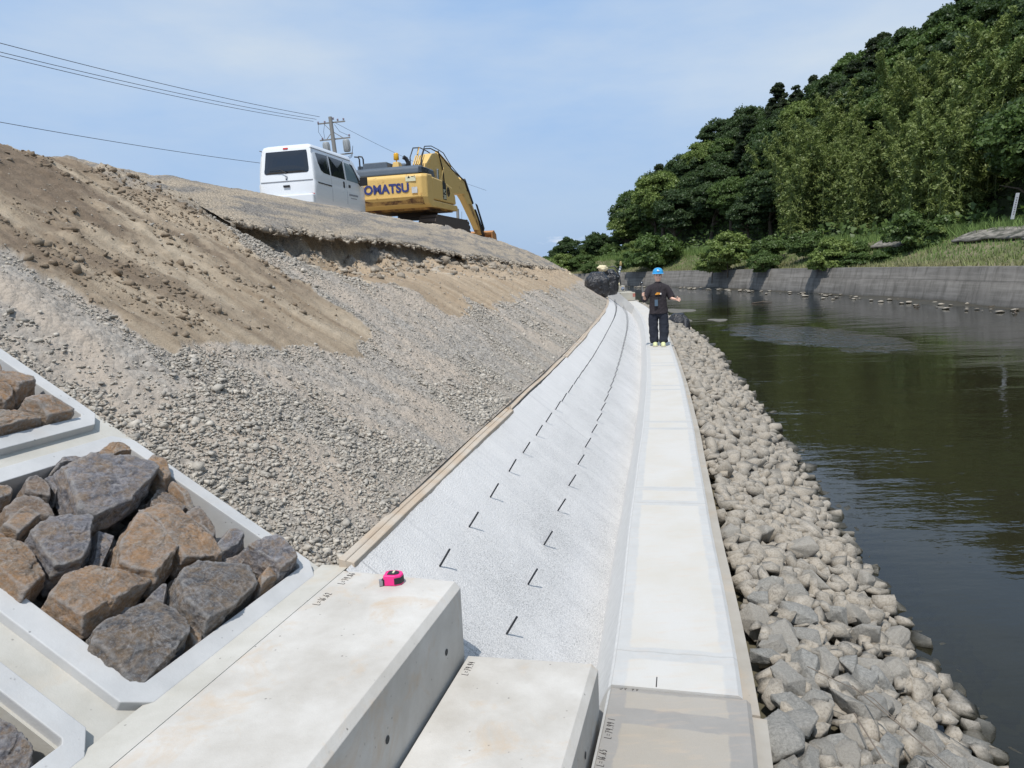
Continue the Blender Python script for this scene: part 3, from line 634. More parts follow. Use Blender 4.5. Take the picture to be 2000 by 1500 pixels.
CR = [["g",[[-0.635,1.001],[-0.469,1.023],[-0.342,0.97],[-0.223,0.859],[-0.249,0.81],[-0.394,0.741],[-0.525,0.702],[-0.693,0.703],[-0.738,0.767],[-0.679,0.907]],'largest flat purple-grey slab at the top of the middle frame',.045,.05],
["g",[[-0.654,1.019],[-0.566,1.022],[-0.48,1.012],[-0.629,0.919],[-0.681,0.916]],'grey slab mostly covered by the largest purple-grey slab',0,0],
["b",[[-0.437,1.016],[-0.37,1.045],[-0.297,1.064],[-0.238,1.056],[-0.215,1.009],[-0.249,0.97],[-0.354,0.976]],'brown rock leaning on the far top edge of the middle frame',.05,.03],
["g",[[-0.596,1.029],[-0.541,1.067],[-0.477,1.061],[-0.44,1.018],[-0.492,1.01]],'small grey rock against the top edge of the middle frame',.03,.03],
["b",[[-0.338,0.968],[-0.283,0.986],[-0.257,0.956],[-0.268,0.908],[-0.328,0.911]],'small brown rock behind the largest slab, near the frame corner',.03,.0],
["b",[[-0.245,0.906],[-0.17,0.933],[-0.16,0.855],[-0.217,0.766],[-0.267,0.758],[-0.28,0.782],[-0.235,0.829]],'brown rock wedged at the gravel side edge beside the largest slab',.04,.02],
["m",[[-0.401,0.728],[-0.28,0.782],[-0.258,0.753],[-0.292,0.598],[-0.393,0.574],[-0.421,0.641],[-0.436,0.69]],'grey and ochre rock right below the tip of the largest slab',.03,-.01],
["b",[[-0.242,0.762],[-0.214,0.756],[-0.237,0.663],[-0.273,0.579],[-0.309,0.583],[-0.274,0.691]],'long thin rust-coloured rock against the gravel side edge',.03,.02],
["m",[[-0.739,1.024],[-0.696,1.048],[-0.653,1.042],[-0.664,0.969],[-0.715,0.889],[-0.754,0.941],[-0.768,0.979]],'upright brown-grey rock left of the largest slab',.04,.0],
["b",[[-0.842,1.049],[-0.791,1.033],[-0.786,0.996],[-0.824,0.966],[-0.877,0.959],[-0.903,0.974],[-0.933,1.013],[-0.894,1.062]],'pale ochre rock at the left end of the frame top edge',.04,.0],
["m",[[-0.881,0.954],[-0.789,0.976],[-0.746,0.952],[-0.739,0.873],[-0.754,0.814],[-0.784,0.796],[-0.823,0.819],[-0.919,0.877]],'dark olive-brown rock behind the square brown block rock',.04,-.02],
["b",[[-0.988,0.845],[-0.83,0.906],[-0.828,0.815],[-0.977,0.756]],'square brown rock with straight sides near the left border',.03,.03],
["m",[[-0.97,0.991],[-0.903,0.974],[-0.884,0.956],[-0.921,0.879],[-0.989,0.845],[-1.048,0.889]],'dark rock cut by the left border above the square brown rock',.02,-.05],
["g",[[-0.975,0.755],[-0.84,0.801],[-0.742,0.763],[-0.704,0.739],[-0.707,0.689],[-0.795,0.607],[-0.907,0.539],[-0.976,0.548],[-1.015,0.571],[-0.984,0.66]],'big grey rock with dark stepped cracks left of the middle',.07,.02],
["g",[[-0.698,0.698],[-0.657,0.627],[-0.846,0.509],[-0.88,0.533]],'narrow grey rock standing between the cracked grey and the orange rock',.03,-.01],
["b",[[-0.557,0.665],[-0.743,0.572],[-0.838,0.482],[-0.815,0.41],[-0.77,0.342],[-0.707,0.359],[-0.596,0.39],[-0.559,0.472],[-0.557,0.533],[-0.533,0.627]],'large orange-brown rock with white crust in the middle of the frame',.08,.03],
["b",[[-0.539,0.681],[-0.436,0.668],[-0.381,0.603],[-0.401,0.37],[-0.445,0.295],[-0.482,0.282],[-0.548,0.352],[-0.625,0.361],[-0.574,0.454],[-0.565,0.571]],'long olive-brown rock beside the orange-brown one',.07,.035],
["b",[[-1.044,0.944],[-1.016,0.832],[-0.983,0.75],[-0.986,0.658],[-1.016,0.568],[-1.139,0.535],[-1.146,0.67],[-1.144,0.813]],'large flat rusty rock cut by the left border on the near edge',.03,.04],
["m",[[-0.394,0.569],[-0.276,0.583],[-0.303,0.438],[-0.351,0.393],[-0.398,0.384],[-0.392,0.502]],'split grey-brown rock along the gravel side edge',.04,.0],
["g",[[-0.409,0.375],[-0.282,0.408],[-0.232,0.394],[-0.255,0.323],[-0.332,0.299],[-0.422,0.319]],'rounded grey rock touching the gravel side edge',.04,.01],
["m",[[-0.434,0.304],[-0.357,0.291],[-0.362,0.238],[-0.419,0.222],[-0.478,0.264]],'small brown-grey rock below the rounded grey one',.03,-.02],
["g",[[-0.344,0.291],[-0.279,0.288],[-0.167,0.253],[-0.154,0.197],[-0.204,0.086],[-0.247,0.075],[-0.344,0.088],[-0.341,0.174],[-0.343,0.257]],'dark grey rock in the frame corner nearest the tape measure',.06,.04],
["b",[[-0.422,0.137],[-0.315,0.165],[-0.344,0.088],[-0.467,0.093]],'small triangular brown rock at the edge beside the corner rock',.04,.01],
["d",[[-0.728,0.313],[-0.653,0.351],[-0.567,0.342],[-0.4,0.192],[-0.462,0.097],[-0.556,0.086],[-0.69,0.07],[-0.814,0.078],[-0.792,0.209],[-0.805,0.232]],'large grey-green rock with ochre veins at the lower edge',.05,.02],
["g",[[-0.827,0.325],[-0.742,0.344],[-0.726,0.318],[-0.806,0.26],[-0.826,0.297]],'small grey rock between the two big dark lower rocks',.03,.0],
["d",[[-1.14,0.283],[-1.086,0.327],[-1.032,0.338],[-0.972,0.314],[-0.899,0.328],[-0.823,0.302],[-0.806,0.22],[-0.819,0.15],[-0.87,0.087],[-0.972,0.073],[-1.138,0.059],[-1.136,0.208]],'big dark slate rock filling the lowest corner of the middle frame',.06,.01],
["b",[[-1.105,0.502],[-1.0,0.55],[-0.874,0.525],[-0.844,0.476],[-0.838,0.417],[-0.751,0.359],[-0.806,0.344],[-1.002,0.358],[-1.098,0.337],[-1.1,0.394],[-1.099,0.467]],'pinkish orange rock above the big dark corner slate',.06,.04],
["b",[[-1.132,0.481],[-1.109,0.493],[-1.096,0.434],[-1.141,0.362],[-1.141,0.416]],'small ochre rock squeezed against the near edge',.02,-.03],
["m",[[-1.123,0.377],[-1.121,0.321],[-1.138,0.299],[-1.147,0.324]],'tiny brown stone against the near edge',.02,-.04],
["b",[[-0.8,0.195],[-0.784,0.141],[-0.794,0.089],[-0.833,0.061],[-0.877,0.067],[-0.825,0.155]],'narrow orange rock between the two large lower rocks',.02,-.03],
["b",[[-0.297,1.766],[-0.258,1.753],[-0.264,1.707],[-0.279,1.692],[-0.328,1.693],[-0.354,1.694]],'small brown rock highest in the upper frame',.04,.02],
["b",[[-0.397,1.669],[-0.34,1.678],[-0.202,1.587],[-0.251,1.526],[-0.38,1.489],[-0.351,1.54],[-0.388,1.618]],'long brown rock lying across the upper frame',.05,.04],
["b",[[-0.434,1.584],[-0.391,1.613],[-0.362,1.586],[-0.366,1.514],[-0.394,1.476],[-0.46,1.446],[-0.493,1.486],[-0.486,1.519]],'rounded brown rock in the upper frame by the left border',.05,.03],
["l",[[-0.417,1.448],[-0.335,1.479],[-0.277,1.453],[-0.226,1.317],[-0.246,1.3],[-0.388,1.301],[-0.361,1.356],[-0.41,1.416]],'pale rock with a pointed end in the upper frame corner',.05,.03],
["l",[[-0.574,1.464],[-0.514,1.459],[-0.438,1.432],[-0.37,1.33],[-0.39,1.307],[-0.58,1.299],[-0.643,1.298],[-0.698,1.306]],'pale flat rock along the lower edge of the upper frame',.04,.01],
["g",[[-1.516,0.324],[-1.464,0.272],[-1.465,0.212],[-1.441,0.134],[-1.445,0.105],[-1.487,0.057],[-1.558,0.043],[-1.663,0.129]],'big purple-grey rock in the bottom left frame',.05,-.02],
["m",[[-1.471,0.076],[-1.448,0.096],[-1.419,0.081],[-1.432,0.05],[-1.463,0.05],[-1.484,0.058]],'small olive stone in the corner of the bottom left frame',.02,-.06],
["m",[[-1.426,0.38],[-1.4,0.352],[-1.401,0.329],[-1.417,0.312],[-1.44,0.302],[-1.473,0.32]],'brown rock end cut by the left border in the bottom left frame',.03,-.03]]
for i, (tnt, poly, lab, top, hoff) in enumerate(CR):
    area = len(poly)
    ext = np.ptp(np.array(poly), axis=0).max()
    V, F, c = crib_rock(poly, 6 if ext > 0.2 else 5, 100 + i, max(top, .02), 0.26 if hoff >= 0 else 0.18, hoff * 0.8)
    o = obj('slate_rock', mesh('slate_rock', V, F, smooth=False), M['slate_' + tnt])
    o.matrix_world = Matrix.Translation(Q(*c)) @ crib_rot
    tag(o, lab, 'rock', 'rocks packed in the concrete frames')
# loose fill deep inside the frames, seen between the big rocks
fV, fF = [], []; nb = 0
for k_ in range(900):
    u = UNITS[k_ % len(UNITS)]; r = np.random.default_rng(k_)
    D, F = ICO[2]; N = r.normal(size=(12, 3)); N /= np.linalg.norm(N, axis=1)[:, None]
    V = D * planes_shape(D, N, r.uniform(.7, 1.0, 12))[:, None] * r.uniform(0.025, 0.075) * np.array([1.2, 1, .8])
    c = Q(r.uniform(u[0] + .13, u[1] - .13), r.uniform(u[2] + .13, u[3] - .13), r.uniform(-0.30, -0.08)); fV.append(V + c); fF.append(F + nb); nb += len(V)
tag(obj('fill_stones', mesh('fill_stones', np.concatenate(fV), np.concatenate(fF)), M['slate_d']), 'dark small stones deep between the frame rocks', kind='stuff')
tag(bpy.data.objects['fill_stones'], 'dark loose stones filling the gaps under the slate rocks', 'stone fill', kind='stuff')

# ------------------------------------------------------------------ starter bars in two rows
bar_me = {}
def bar(length, r_=0.0048):
    mb = MB(); pts = [(0, 0, -0.03), (0, 0, length)]; mb.tube(pts, r_, 6)
    return mb
bm_ = bar(0.108, .0052).build('steel_pin', M['rebar']); bar_mesh = bm_.data; bpy.data.objects.remove(bm_)
PR1 = [0.49, 0.97, 1.53, 2.12, 2.65, 3.28, 3.83, 4.43, 4.9]; PR2 = [0.295, 0.86, 1.45, 2.1, 2.71, 3.35, 3.98, 4.6]
def more(a, step, end):
    a = list(a)
    while a[-1] < end: a.append(a[-1] + step + rng.uniform(-.02, .02))
    return a
PR1[0] = 0.40
for row, (lst, oo) in enumerate(((more(PR1, 0.58, 29), 0.875), (more(PR2, 0.60, 29), 0.525))):
    for i, s in enumerate(lst):
        o = bpy.data.objects.new('steel_pin', bar_mesh); C.objects.link(o)
        z = float(slope_z(oo)); p = Wv(s, oo, z); hd = heading(s)
        right = Vector((math.cos(hd), -math.sin(hd), 0)); fwd = Vector((math.sin(hd), math.cos(hd), 0))
        ti = 0.57 + rng.uniform(-.03, .03); d = (Vector((0, 0, 1)) * math.cos(ti) + right * math.sin(ti) + fwd * (0.03 + rng.uniform(-.03, .03))).normalized()
        o.matrix_world = Matrix.Translation(p) @ d.to_track_quat('Z', 'Y').to_matrix().to_4x4()
        g = 'upper row of steel pins' if row == 0 else 'lower row of steel pins'
        lab = ('short dark steel pin in the ' + ('upper' if row == 0 else 'lower') + ' row on the white slope')
        if i == 0: lab = 'dark steel pin half hidden behind the upper step' if row == 0 else 'dark steel pin nearest the lower step'
        elif i == 1: lab = 'second nearest dark steel pin in the ' + ('upper' if row == 0 else 'lower') + ' row'
        elif i == 2: lab = 'third nearest dark steel pin in the ' + ('upper' if row == 0 else 'lower') + ' row'
        else: lab = lab + ', beyond the third'
        tag(o, lab, 'steel pin', g)
# ------------------------------------------------------------------ timber boards along the top of the paving
ends = [(-0.10, 3.42, 0.0), (3.44, 7.3, 0.028), (7.34, 10.7, 0.0), (10.74, 14.1, 0.01), (14.14, 18.1, 0.0), (18.15, 22.1, 0.01), (22.15, 27.5, 0.0)]
tl = ['nearest weathered timber board, its end against the steps', 'second timber board along the paving, set back with a broken butt end', 'third timber board along the curved paving edge', 'fourth timber board along the curved paving edge', 'fifth timber board, thin in the distance', 'sixth timber board, thin in the distance', 'farthest timber board, ending at the black bag']
for i, (a, b, off) in enumerate(ends):
    me = sweep('timber_board', [(1.100 + off, 0.30), (1.100 + off, 0.525), (1.138 + off, 0.533), (1.141 + off, 0.520), (1.144 + off, 0.533), (1.176 + off, 0.540), (1.178 + off, 0.30)], np.linspace(a, b, 14), dz=lambda s: 0.004 * math.sin(s * 3.1), do=lambda s: 0.006 * math.sin(s * 1.7))
    o = obj('timber_board', me, M['timber']); bv = o.modifiers.new('b', 'BEVEL'); bv.width = 0.003; bv.segments = 1
    tag(o, tl[i], 'timber board', 'timber boards edging the slope paving')
mb = MB()   # split butt end of the second board
for q in range(4):
    s = 3.40 + q * 0.012; mb.tube([Wv(s, 1.13 + 0.014 * q, .46), Wv(s + 0.01, 1.13 + 0.014 * q, .556 - 0.008 * q)], 0.010, 5)
o = mb.build('timber_stake', M['timber']); tag(o, 'splintered stake end where the first two boards meet', 'timber stake')

# ------------------------------------------------------------------ the earth bank
def crest_z(s): return np.interp(s, [-4, 18, 24, 33, 40, 47, 56], [3.02, 3.02, 2.85, 2.45, 1.9, 0.9, 0.4])
E_S = [3.2, 4.15, 4.5, 5.7, 6.5, 8, 9.3, 11.9, 14.8, 16.5, 22, 30]; E_O = [4.75, 4.24, 4.07, 4.06, 4.01, 4.03, 3.96, 3.72, 3.65, 3.5, 3.25, 3.0]
def edge_o(s): return np.interp(s, E_S, E_O) + 0.05 * np.sin(np.asarray(s) * 7.3) * 0.6 + 0.03 * np.sin(np.asarray(s) * 19.1)
D1 = np.array([(0.74, 3.57), (0.76, 3.16), (0.75, 2.87), (0.76, 2.54), (1.21, 2.47), (1.83, 2.39), (2.53, 2.17), (3.29, 2.42), (3.49, 3.04), (3.42, 3.27), (3.85, 4.05), (4.0, 4.6), (4.0, 5.2), (3.6, 14), (-4, 14), (-0.6, 3.8)])
D2 = np.array([(4.9, 4.0), (4.9, 3.17), (6.0, 2.9), (5.77, 2.38), (6.96, 2.45), (8.78, 2.24), (11, 2.4), (14.05, 2.30), (18.56, 2.14), (26.99, 2.3), (45, 1.9), (45, 5.2), (10, 5.2)])
def inpoly(x, y, P):
    c = np.zeros(len(x), bool); n = len(P)
    for i in range(n):
        x1, y1 = P[i]; x2, y2 = P[(i + 1) % n]
        k_ = ((y1 > y) != (y2 > y)) & (x < (x2 - x1) * (y - y1) / ((y2 - y1) if y2 != y1 else 1e-9) + x1); c ^= k_
    return c
def zones(s, o):
    jx = 0.16 * n2(s, o, 2.2, 2.2, 5, 31, 0.65); jy = 0.14 * n2(s, o, 2.2, 2.2, 5, 47, 0.65)
    d1 = inpoly(s + jx, o + jy, D1); d2 = inpoly(s + jx * 1.2, o + jy * 1.3, D2)
    eo = edge_o(s); cr = (o > eo - 0.02) & (s > 3.3) & (o < 6)
    return d1, d2, cr
def recess(s, o):
    eo = edge_o(s); A = np.interp(s, [3.9, 4.4, 5.2, 7, 9.5, 12, 15, 22, 30], [0, .32, .46, .44, .32, .20, .13, .08, 0.04])
    u = eo - o     # >0 below the broken edge
    wob = 0.5 + 0.5 * np.clip(n2(s, o, 2.6, 1.2, 4, 71) * 1.8, -1, 1)
    return A * (0.55 + 0.6 * wob) * sstep(-0.35, -0.10, u) * (1 - sstep(0.12, 1.15, u))
def bank_z(s, o, detail=True):
    o = np.asarray(o, float); s = np.asarray(s, float)
    pl = 0.505 + 0.62 * (o - 1.1) - 0.15 * sstep(0.60, -0.08, s); cz = crest_z(s) + 0.48 * sstep(5.5, 9.0, o) * sstep(26, 20, s)
    k_ = 0.10; z = -k_ * np.log(np.exp(-pl / k_) + np.exp(-cz / k_))
    z = np.where(o > 5.0, z + 0.03 * n2(s, o, .5, .5, 3, 3), z)
    d1, d2, cr = zones(s, o)
    z = z - recess(s, o)
    z += 0.17 * np.exp(-((s - 0.6) / 1.5) ** 2 - ((o - 5.3) / 0.7) ** 2)        # heap of soil on the crest at the left
    if detail:
        up = sstep(1.2, 1.5, o)
        z += up * 0.028 * n2(s, o, 1.3, 0.9, 4, 5)
        gully = n2(s + 0.28 * o, o, 4.2, 0.45, 4, 21, 0.55)
        z += up * (d1 * 0.032 * gully * (1 + 1.2 * n2(s, o, .9, .9, 3, 23)) + d2 * 0.055 * n2(s + 0.1 * o, o, 3.4, 0.4, 4, 22, 0.6))
        z += up * d1 * 0.03 * np.maximum(0, n2(s, o, 9, 9, 4, 77, 0.7)) * sstep(2.6, 3.6, o)
        eo = edge_o(s); sc_ = sstep(0.9, 0.0, eo - o) * (o < eo + 0.1) * (s > 4)
        z += sc_ * 0.085 * n2(s, o, 5, 5, 5, 90, 0.62)
        z += up * (~(d1 | d2 | cr)) * 0.016 * n2(s, o, 9, 9, 4, 15, 0.7)
        z += up * 0.010 * n2(s, o, 28, 28, 3, 16, 0.7)
    return np.where(s < -0.088, z - 0.5, z)
Sb = [-0.09, -0.086]
while Sb[-1] < 56: Sb.append(Sb[-1] + 0.022 + 0.0055 * max(0, Sb[-1]))
Ob = np.concatenate([np.linspace(1.17, 5.3, 235), 5.3 + np.cumsum(np.linspace(0.03, 1.4, 50))])
me, s_, o_ = grid('embankment', np.array(Sb), Ob, bank_z)
d1, d2, cr = zones(s_, o_)
tone = np.clip(0.45 + 2.2 * n2(s_ + 0.3 * o_, o_, 1.5, 0.6, 6, 61, 0.65), 0, 1) * np.where(d1, .35 + .65 * sstep(2.5, 3.5, o_), 0.28)
tone = np.where(d2, 0.6 * np.clip(n2(s_ + 0.1 * o_, o_, 3.4, 0.4, 4, 22, 0.6) * -2.5, 0, 1), tone)
dirt = np.where(d1 | d2, 1.0, 0.0)
scp = (recess(s_, o_) > 0.10) & ~cr; dirt = np.where(scp, np.maximum(dirt, 0.6), dirt)
zc = np.stack([dirt, cr.astype(float), tone], 1)
a = me.attributes.new('zone', 'FLOAT_COLOR', 'POINT'); a.data.foreach_set('color', np.concatenate([zc, np.ones((len(zc), 1))], 1).astype(np.float32).ravel())
me.polygons.foreach_set('use_smooth', np.ones(len(me.polygons), dtype=bool))
tag(obj('embankment', me, M['bank']), kind='structure')
# crust of old road sand and asphalt overhanging the scour
Sc = [4.12]
while Sc[-1] < 32: Sc.append(Sc[-1] + 0.02 + 0.004 * (Sc[-1] - 4))
Sc = np.array(Sc); eo = edge_o(Sc) + 0.07 * fbm(np.stack([Sc * 3.3, Sc * 0, Sc * 0], 1), 6, 5, 0.78); mC = 70
V = []; F = []; UV = []; zz_ = []
for j in range(mC):
    t = j / (mC - 1); o = eo * (1 - t) + 5.35 * t
    pl = 0.505 + 0.62 * (o - 1.1); cz = crest_z(Sc) ; z = -0.1 * np.log(np.exp(-pl / .1) + np.exp(-cz / .1)) + 0.018 - 0.05 * sstep(4.6, 4.1, Sc) + 0.014 * n2(Sc, o, 1.6, 3, 5, 8, 0.6) + 0.006 * n2(Sc, o, 20, 20, 3, 9)
    z -= 0.05 * sstep(0.85, 1.0, np.full_like(Sc, t))
    V.append(W(Sc, o, z)); UV.append(np.stack([Sc, o], 1))
th = np.interp(Sc, [4, 5, 10, 16, 30], [.04, .06, .05, .03, .02])
V.append(V[0] - np.stack([0 * Sc, 0 * Sc, th * (1 + 0.35 * n2(Sc, Sc, 9, 0, 3, 4))], 1) + 0.02 * 0); UV.append(UV[0])
o = eo + 0.8; V.append(W(Sc, o, 0.505 + 0.62 * (o - 1.1) - 0.14)); UV.append(UV[0])
n = len(Sc); idx = np.arange(n * (mC + 2)).reshape(mC + 2, n); order = [mC + 1, mC] + list(range(mC)); idx = idx[order]
F = np.stack([idx[:-1, :-1], idx[:-1, 1:], idx[1:, 1:], idx[1:, :-1]], -1).reshape(-1, 4)
VV = np.concatenate(V); zc = np.zeros((len(VV), 3)); zc[:, 1] = 1.0; zc[mC * n:, 1] = 0.0; zc[mC * n:, 0] = 1.0; zc[mC * n:, 2] = 0.3
me = mesh('road_crust', VV, F, smooth=False, uv=np.concatenate(UV), attr={'zone': zc})
tag(obj('road_crust', me, M['bank']), kind='structure')

# ------------------------------------------------------------------ gravel pebbles and clods lying on the bank
def scatter(name, n, s, o, z, rad, sub, mat, label, cat, flat=1.15, seed=1, nvar=24):
    r = np.random.default_rng(seed); vs, fs = [], []
    for k_ in range(nvar): v_, f_, N_, d_ = hull_rock(r, 7 + sub * 2); vs.append(v_); fs.append(f_)
    ch = r.integers(0, nvar, n)
    ang = r.uniform(0, 6.283, n); ca, sa = np.cos(ang), np.sin(ang)
    sc_ = np.stack([r.uniform(.8, 1.35, n), r.uniform(.7, 1.1, n), r.uniform(flat * .8, flat * 1.15, n)], 1) * rad[:, None]
    P = W(s, o, z)
    def xf(v, i):
        V = v[None] * sc_[i][:, None, :]; X = V[:, :, 0] * ca[i][:, None] - V[:, :, 1] * sa[i][:, None]; Y = V[:, :, 0] * sa[i][:, None] + V[:, :, 1] * ca[i][:, None]
        return np.stack([X + P[i, 0:1], Y + P[i, 1:2], V[:, :, 2] + P[i, 2:3]], -1)
    V, FF = pack(vs, fs, ch, xf)
    ob = obj(name, mesh(name, V, FF), mat); tag(ob, label, cat, kind='stuff'); return ob
r = np.random.default_rng(3); n = 230000
s = np.concatenate([r.uniform(-0.08, 7.0, 160000), r.uniform(7, 24, 70000)]); o = 1.19 + 3.4 * r.uniform(0, 1, n) ** 1.25
d1, d2, cr = zones(s, o); pat = n2(s, o, 1.6, 0.7, 4, 41, 0.6)
pat = n2(s, o, 1.5, 0.8, 4, 41, 0.65); dens = 0.22 + 0.95 * sstep(-0.12, 0.30, pat); dens = np.where(d1 | d2, 0.015, dens); dens = np.where(cr, 0.06, dens); dens = dens * (1 - .85 * ((s > .08) & (s < .62) & (o > 2.25) & (o < 3.6)))
dens = np.where(recess(s, o) > .12, .12, dens)
edge1 = inpoly(s + 0.12, o, D1) ^ inpoly(s - 0.12, o + 0.12, D1); dens = np.where(edge1 & ~d1, 1.0, dens)
keep = r.uniform(0, 1, n) < dens * np.where(s > 14, .6, 1); s, o = s[keep], o[keep]; pat = pat[keep]
rad = np.clip(r.lognormal(math.log(0.0052), 0.48, len(s)), .004, .026) * (1 + 0.5 * sstep(0, .4, pat)) * np.where(s > 7, 1.35, 1)
z = bank_z(s, o) + rad * 0.25
scatter('gravel', len(s), s, o, z, rad, 1, M['pebble'], 'loose grey gravel lying over the bank', 'gravel')
nb_ = 900; sb_ = r.uniform(4.1, 17, nb_); ob_ = edge_o(sb_) - r.uniform(-.02, 1.0, nb_) ** 1.4 if False else edge_o(sb_) - .03 - .8 * r.uniform(0, 1, nb_) ** 1.8; rb_ = np.clip(r.lognormal(math.log(.026), .6, nb_), .01, .11)
k = NM('broken_earth'); rr_ = k.rnd(True); k.col(k.mix(rr_, (0.24, 0.20, 0.155), (0.46, 0.40, 0.32))); k.rough(.95); k.nrm(k.bump(k.noise(k.geo(), 40, 5, .7), .8, .02)); M['lump'] = k.m
scatter('broken_earth', nb_, sb_, ob_, bank_z(sb_, ob_) + rb_ * .15, rb_, 3, M['lump'], 'broken lumps of earth and crust below the ragged road edge', 'earth lumps', seed=8)
ne_ = 1500; se_ = 4.15 + 20 * r.uniform(0, 1, ne_) ** 1.3; oe_ = edge_o(se_) + r.normal(size=ne_) * .045; re_ = np.clip(r.lognormal(math.log(.014), .5, ne_), .006, .04) * (1 + se_ / 25)
scatter('crust_crumbs', ne_, se_, oe_, 0.505 + 0.62 * (oe_ - 1.1) + .0 - .02 * r.uniform(0, 1, ne_), re_, 2, M['lump'], 'crumbling bits along the broken edge of the road crust', 'crust crumbs', seed=9)
n = 16000; s = r.uniform(0.0, 9, n); o = r.uniform(2.6, 5.0, n); d1, d2, cr = zones(s, o)
kk = (d1 & (r.uniform(0, 1, n) < sstep(-.1, .3, n2(s + .3 * o, o, 2.2, .9, 5, 61, .6)) + .06)) | ((recess(s, o) > .12) & (r.uniform(0, 1, n) < .5) & ~cr)
s, o = s[kk], o[kk]; rad = np.clip(r.lognormal(math.log(.0085), .6, len(s)), .004, .05)
scatter('soil_clods', len(s), s, o, bank_z(s, o) + rad * .2, rad, 2, M['clod'], 'brown lumps of soil on the cut bank', 'soil')

# ------------------------------------------------------------------ riprap between walkway and water
def rip_z(o): return np.interp(-np.asarray(o), [0.55, 0.75, 1.3, 1.95, 2.6, 3.4], [-0.20, -0.22, -0.46, -0.82, -1.1, -1.25])
r = np.random.default_rng(12); pts = []
sN = []
s = -1.6
rows = []
while s < 37:
    st_ = 0.080 if s < 6 else 0.095 if s < 16 else 0.13
    for oo in np.arange(-0.69, -2.25, -st_):
        wl = -2.02 + 0.10 * math.sin(s * 1.9) + 0.09 * math.sin(s * 4.7 + 1) + (0.25 if s < 0.9 else 0) * -1
        if oo < wl - 0.10 and r.uniform() < 0.88: continue
        pts.append((s + r.uniform(-.5, .5) * st_, oo + r.uniform(-.45, .45) * st_, min(1.9, max(0.62, r.lognormal(0, .30))) * st_ * 0.70))
    s += st_
pts = np.array(pts); key = pts[:, 2] / np.hypot(pts[:, 0] + 2.84, pts[:, 1] + .4); vis = pts[:, 0] > -1.15
order = np.argsort(-(key * vis)); near_i = order[:300]; far_i = order[300:]
var = []
for k_ in range(26):
    rr = np.random.default_rng(500 + k_); D, F = ICO[5]; nn = 10; V0_, F0_, N_, d_ = hull_rock(rr, 15); V = D * planes_shape(D, N_, d_)[:, None]
    q = V * 2.2 + k_ * 7; V = V * (1 + 0.02 * fbm(q, 3, k_) + 0.028 * np.abs(fbm(q * 4, 4, k_ + 50)) + .012 * fbm(q * 14, 3, k_))[:, None] * np.array([1.12, rr.uniform(.95, 1.15), rr.uniform(.95, 1.15)])
    var.append(mesh('riprap_stone', V, F, smooth=False)); var[-1].materials.append(M['riprap'])
def big(sel, f): pts[sel, 2] *= f
for j, i in enumerate(near_i):
    s, oo, rad = pts[i]; o = bpy.data.objects.new('riprap_stone', var[j % 26]); C.objects.link(o)
    bigr = rad * (1.25 if j % 7 == 0 else 1.05)
    z = float(rip_z(oo)) + rad * 0.15 + (0.02 if j % 7 == 0 else 0) + r.uniform(-.015, .02)
    o.matrix_world = Matrix.Translation(Wv(s, oo, z)) @ Matrix.Rotation(r.uniform(0, 6.28), 4, 'Z') @ Matrix.Rotation(r.normal() * .5, 4, 'X') @ Matrix.Rotation(r.normal() * .5, 4, 'Y') @ Matrix.Diagonal((bigr, bigr, bigr, 1))
    where = 'beside the old walkway section' if s < -.4 else 'level with the walkway joint' if s < .35 else 'level with the nearest steel pins' if s < 1.1 else 'level with the third pair of steel pins' if s < 2.1 else 'level with the fifth pair of steel pins' if s < 3.2 else 'farther along the walkway'
    if z - rad * .5 < WATER + 0.03: kind_, g = 'wet riprap stone in the water edge ', 'riprap stones in the water edge'
    elif oo > -0.86: kind_, g = 'angular riprap stone against the walkway side ', 'riprap stones along the walkway'
    elif oo > -1.25: kind_, g = 'riprap stone high in the strip ', 'riprap stones high in the strip'
    else: kind_, g = 'riprap stone low in the strip ', 'riprap stones low in the strip'
    lab = ('large ' if j % 7 == 0 else 'small ' if rad < .062 else '') + kind_ + where
    tag(o, lab, 'stone', g)
def scatter_riprap(sel, sub, seed, name):
    rr = np.random.default_rng(seed); p = pts[sel]; nn = len(p); vs, fs = [], []
    for k_ in range(40): v_, f_, N_, d_ = hull_rock(rr, 13); vs.append(v_ * 1.12); fs.append(f_)
    ch = rr.integers(0, 40, nn)
    ang = rr.uniform(0, 6.283, nn); ca, sa = np.cos(ang)[:, None], np.sin(ang)[:, None]; ti = (rr.normal(size=nn) * .55)[:, None]; ct, st_ = np.cos(ti), np.sin(ti)
    P = W(p[:, 0], p[:, 1], rip_z(p[:, 1]) + p[:, 2] * .15 + rr.uniform(-.035, .035, nn))
    def xf(v, i):
        q = v[None] * (p[i, 2] * 1.1)[:, None, None]; x, y, zc_ = q[:, :, 0], q[:, :, 1], q[:, :, 2]; x, zc_ = x * ct[i] - zc_ * st_[i], x * st_[i] + zc_ * ct[i]
        return np.stack([x * ca[i] - y * sa[i] + P[i, 0:1], x * sa[i] + y * ca[i] + P[i, 1:2], zc_ + P[i, 2:3]], -1)
    V, FF = pack(vs, fs, ch, xf)
    tag(obj(name, mesh(name, V, FF, smooth=False), M['riprap_far']), 'tan riprap stones running along the walkway into the distance', 'riprap', kind='stuff')
scatter_riprap(far_i, 2, 4, 'riprap')
